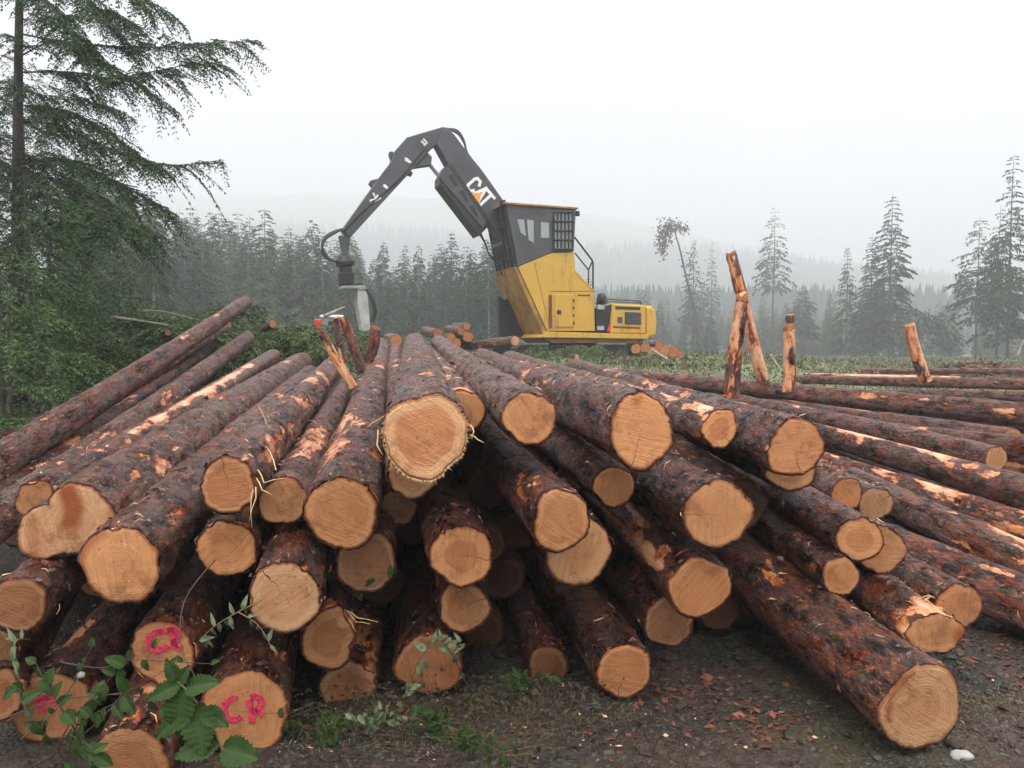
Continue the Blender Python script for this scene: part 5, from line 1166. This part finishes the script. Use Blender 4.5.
# ================================================================ leafy plants
def leaf_mesh(L_,W_,fold=.25,curl=.3,ser=.05,nn=18,tip=1.):
    V=[];F=[];vein=[]
    for i in range(nn+1):
        t=i/nn; w=W_*.5*(math.sin(math.pi*t**.75)**.8)*(1-.15*t)+ (ser*W_*(1 if i%2 else -.6) if 0<i<nn else 0)
        z=-curl*L_*t*t
        for j,sx_ in enumerate((-1,-.5,0,.5,1)):
            V.append((t*L_,sx_*max(w,.0004),z+abs(sx_)*max(w,0)*fold+ (.03*W_*math.sin(t*14) if abs(sx_)==1 else 0))); vein.append(1. if j==2 else (.5 if (i%2==0) else 0.))
    F=[(i*5+j,i*5+j+1,(i+1)*5+j+1,(i+1)*5+j) for i in range(nn) for j in range(4)]
    return V,F,vein
def leafy_plant(name,root,stems,mat,lab,cat,group=None,seed=0,lsz=.05,lw=.6,curl=.3,stemr=.003,smat='stem'):
    """root + stems: lists of world curve points; leaves: (t, size) sprouting along them"""
    r=random.Random(seed); t=empty(name,root,label=lab,cat=cat,group=group); nl=0
    for st_,lv in stems:
        pts=[Vector(p)-Vector(root) for p in st_]; cc=[]
        for i in range(len(pts)-1):
            p0=pts[max(i-1,0)];p1=pts[i];p2=pts[i+1];p3=pts[min(i+2,len(pts)-1)]
            for q in [j/6 for j in range(6)]: cc.append(.5*((2*p1)+(p2-p0)*q+(2*p0-5*p1+4*p2-p3)*q*q+(3*p1-p0-3*p2+p3)*q**3))
        cc.append(pts[-1]); MB().tube(cc,[stemr*(1-.6*i/(len(cc)-1)) for i in range(len(cc))],6).build('stem',M[smat],t,smooth=True)
        for (f,sz,ang,pitch) in lv:
            i=min(int(f*(len(cc)-1)),len(cc)-2); p=cc[i]; tg=(cc[i+1]-cc[i]).normalized()
            V,F,ve=leaf_mesh(sz,sz*lw*r.uniform(.85,1.15),curl=curl*r.uniform(.4,1.5),fold=r.uniform(.1,.4))
            me=npmesh('leaf',V,F,attrs={'vein':ve}); o=link('leaf',me,t,M[mat])
            # ang: picture-plane heading of the leaf, degrees; pitch: towards the camera
            a=R(ang); X=Vector((math.cos(a)*math.cos(pitch),-math.sin(pitch),math.sin(a)*math.cos(pitch))).normalized(); N0=Vector((r.uniform(-.4,.4),-1,.75+r.uniform(-.3,.3))).normalized()
            Yv=N0.cross(X).normalized(); Zv=X.cross(Yv); o.matrix_local=Matrix(((X.x,Yv.x,Zv.x,p.x),(X.y,Yv.y,Zv.y,p.y),(X.z,Yv.z,Zv.z,p.z),(0,0,0,1))); nl+=1
    return t
gd=lambda u,d:(P(u,400,d).x,P(u,400,d).y,g1(P(u,400,d).x,P(u,400,d).y))
d0=2.35
leafy_plant('nettle_plant',gd(236,2.5),[([gd(236,2.5),P(232,790,d0),P(222,748,d0),P(205,715,d0),P(188,692,d0),P(176,680,d0)],
   [(.98,.075,110,.2),(.9,.10,200,.3),(.86,.13,-100,.3),(.84,.11,20,.2),(.72,.15,-75,.35),(.7,.15,215,.3),(.66,.09,-20,.3),(.58,.12,-110,.2),(.40,.12,-5,.3),(.46,.13,190,.3),(.95,.06,60,.2)])],
   'leaf',"large serrated green leaves on a pale stem left of the long pink-marked end",'plant',seed=3,lw=.66,curl=.18,stemr=.006)
def sprig(pts,n,sz,seed,spread=1.):
    r=random.Random(seed); return (pts,[(min(.99,.25+.74*i/max(1,n-1)),sz*r.uniform(.65,1.2),r.choice([-1,1])*r.uniform(20,110)+r.choice([0,0,180]),r.uniform(-.2,.6)) for i in range(n)])
leafy_plant('berry_sprig',gd(40,2.9),[sprig([P(50,760,2.8),P(90,700,2.85),P(150,700,2.9),P(170,730,2.9)],9,.045,21),sprig([P(20,740,2.8),P(60,705,2.9),P(95,640,2.95)],8,.042,22),([P(0,720,2.9),P(60,700,2.9),P(130,690,2.95),P(185,655,3.0)],[(.9,.04,60,.2),(.5,.04,-60,.2)]),([P(30,768,2.8),P(100,720,2.85),P(160,640,2.95)],[(.95,.04,80,.3)]),sprig([gd(40,2.9),P(75,730,2.75),P(100,690,2.7),P(128,662,2.7)],11,.058,1),sprig([P(75,730,2.75),P(50,690,2.7),P(34,660,2.75)],7,.055,2),
   sprig([P(78,725,2.75),P(98,712,2.65),P(120,700,2.6),P(128,690,2.6)],8,.06,3),sprig([P(60,750,2.75),P(30,715,2.7),P(10,680,2.8)],7,.058,4),sprig([P(70,735,2.75),P(88,745,2.6),P(100,765,2.6)],8,.065,5)],'leaf',
   "tangled sprig with many small green leaves across the lower left ends",'plant',seed=5,lw=.7,stemr=.0028,smat='twig')
leafy_plant('bramble',P(60,662,3.0),[([P(60,662,3.0),P(100,668,2.95),P(128,660,2.95),P(175,662,2.95),P(215,664,3.0)],[(.5,.04,80,.2),(.62,.045,-60,.2),(.98,.04,30,.2),(.8,.035,120,.3)]),
   ([P(215,560,3.4),P(185,600,3.2),P(182,650,3.0),P(205,690,2.9)],[(.98,.045,60,.2)])],'leaf',"thin dark bramble stem arching across the small pink-marked end",'plant',seed=9,stemr=.003,smat='twig')
gw='wilted pale plants hanging on the logs'
leafy_plant('wilted_plant',P(238,606,3.35),[sprig([P(262,600,3.35),P(238,612,3.3),P(215,626,3.28),P(198,642,3.25)],11,.055,11),sprig([P(238,612,3.3),P(258,625,3.28),P(272,648,3.25)],6,.05,12)],'wilt',
   "wilted pale plant draped over the bark between the two painted ends",'plant',gw,seed=12,lw=.4,curl=.6)
leafy_plant('wilted_plant',P(10,640,3.2),[sprig([P(30,640,3.2),P(18,640,3.1),P(10,655,3.05),P(20,670,3.05)],9,.05,13)],'wilt',"wilted pale leaves drooping at the left edge over the dim log end",'plant',gw,seed=14,lw=.4,curl=.7)
leafy_plant('wilted_plant',P(440,660,3.7),[sprig([P(470,690,3.7),P(452,655,3.65),P(438,640,3.65),P(420,660,3.6),P(405,700,3.6)],14,.055,15),sprig([P(452,655,3.65),P(462,640,3.65)],5,.06,16)],'wilt',"wilted pale plant hanging in front of the rough cracked end",'plant',gw,seed=18,lw=.5,curl=.6,smat='twig')
gg='low weeds at the foot of the pile'
for i,(u,v,d,n,sz,lb) in enumerate([(465,735,3.45,12,.042,"green weed with broad leaves on the gravel below the rough cracked end"),(375,715,3.6,16,.045,"low green weed right of the half buried orange log"),(330,730,3.55,14,.045,"low green weed below the half buried orange log"),
      (520,660,3.9,14,.05,"dark green weed in the black gap left of the rough barked log"),(288,690,3.6,10,.04,"small weed right of the long pink-marked end"),(430,705,3.6,12,.05,"weed rising beneath the wilted plant's tips"),(360,600,3.9,8,.05,"few dark leaves in the gap beneath the shaded brown end"),(500,750,3.3,8,.036,"small broad leaved weed lowest on the gravel at bottom centre")]):
    b=P(u,v,d); b0=Vector((b.x,b.y,g1(b.x,b.y))) if i not in(6,) else b; b=b0; rr_=random.Random(i+70)
    st=[sprig([b,b+Vector((rr_.uniform(-.06,.06),-.02,.09)),b+Vector((rr_.uniform(-.2,.2),rr_.uniform(-.1,.05),.11+rr_.uniform(0,.08)))],n//2+1,sz,80+i*3+k) for k in range(5)]
    leafy_plant('weed',b,st,'leaf' if i!=1 else 'wilt',lb,'plant',gg,seed=90+i,lw=.5,stemr=.0022)
r=np.random.RandomState(55); n=900; cx=np.array([-.75,-.45,-.2,0.,.25,-1.1]); i=r.randint(6,size=n); x=cx[i]+r.normal(size=n)*.14; y=3.72+r.normal(size=n)*.09
z=gz(x,y)+.02+np.abs(r.normal(size=n))*.055; D=r.normal(size=(n,3)); cv=cards(np.stack([x,y,z],1),D,r.uniform(.015,.05,n),r.uniform(.006,.02,n),r); link('leaf_litter',npmesh('leaf_litter',cv,quads(n),smooth=False),mat=M['litter'],kind='stuff')
# moss and fine debris on the dirt at the foot of the pile
r=np.random.RandomState(77); n=5200; cx=np.array([-.7,-.3,-.05,.3,2.45,1.9]); sxx=np.array([.25,.25,.2,.2,.25,.3]); i=r.randint(6,size=n); x=cx[i]+r.normal(size=n)*sxx[i]; y=np.array([3.55,3.6,3.75,3.75,3.9,3.7])[i]+r.normal(size=n)*.09
z=gz(x,y)+.035*fbm(x*3,y*3,x*0,3,3)+.028*fbm(x*14,y*14,x*0,4,4); D=r.normal(size=(n,3)); D[:,2]=np.abs(D[:,2])*.8
cv=cards(np.stack([x,y,z],1),D,r.uniform(.012,.045,n),r.uniform(.002,.007,n),r); link('moss_and_grass',npmesh('moss_and_grass',cv,quads(n),smooth=False),mat=M['dry'],kind='stuff')
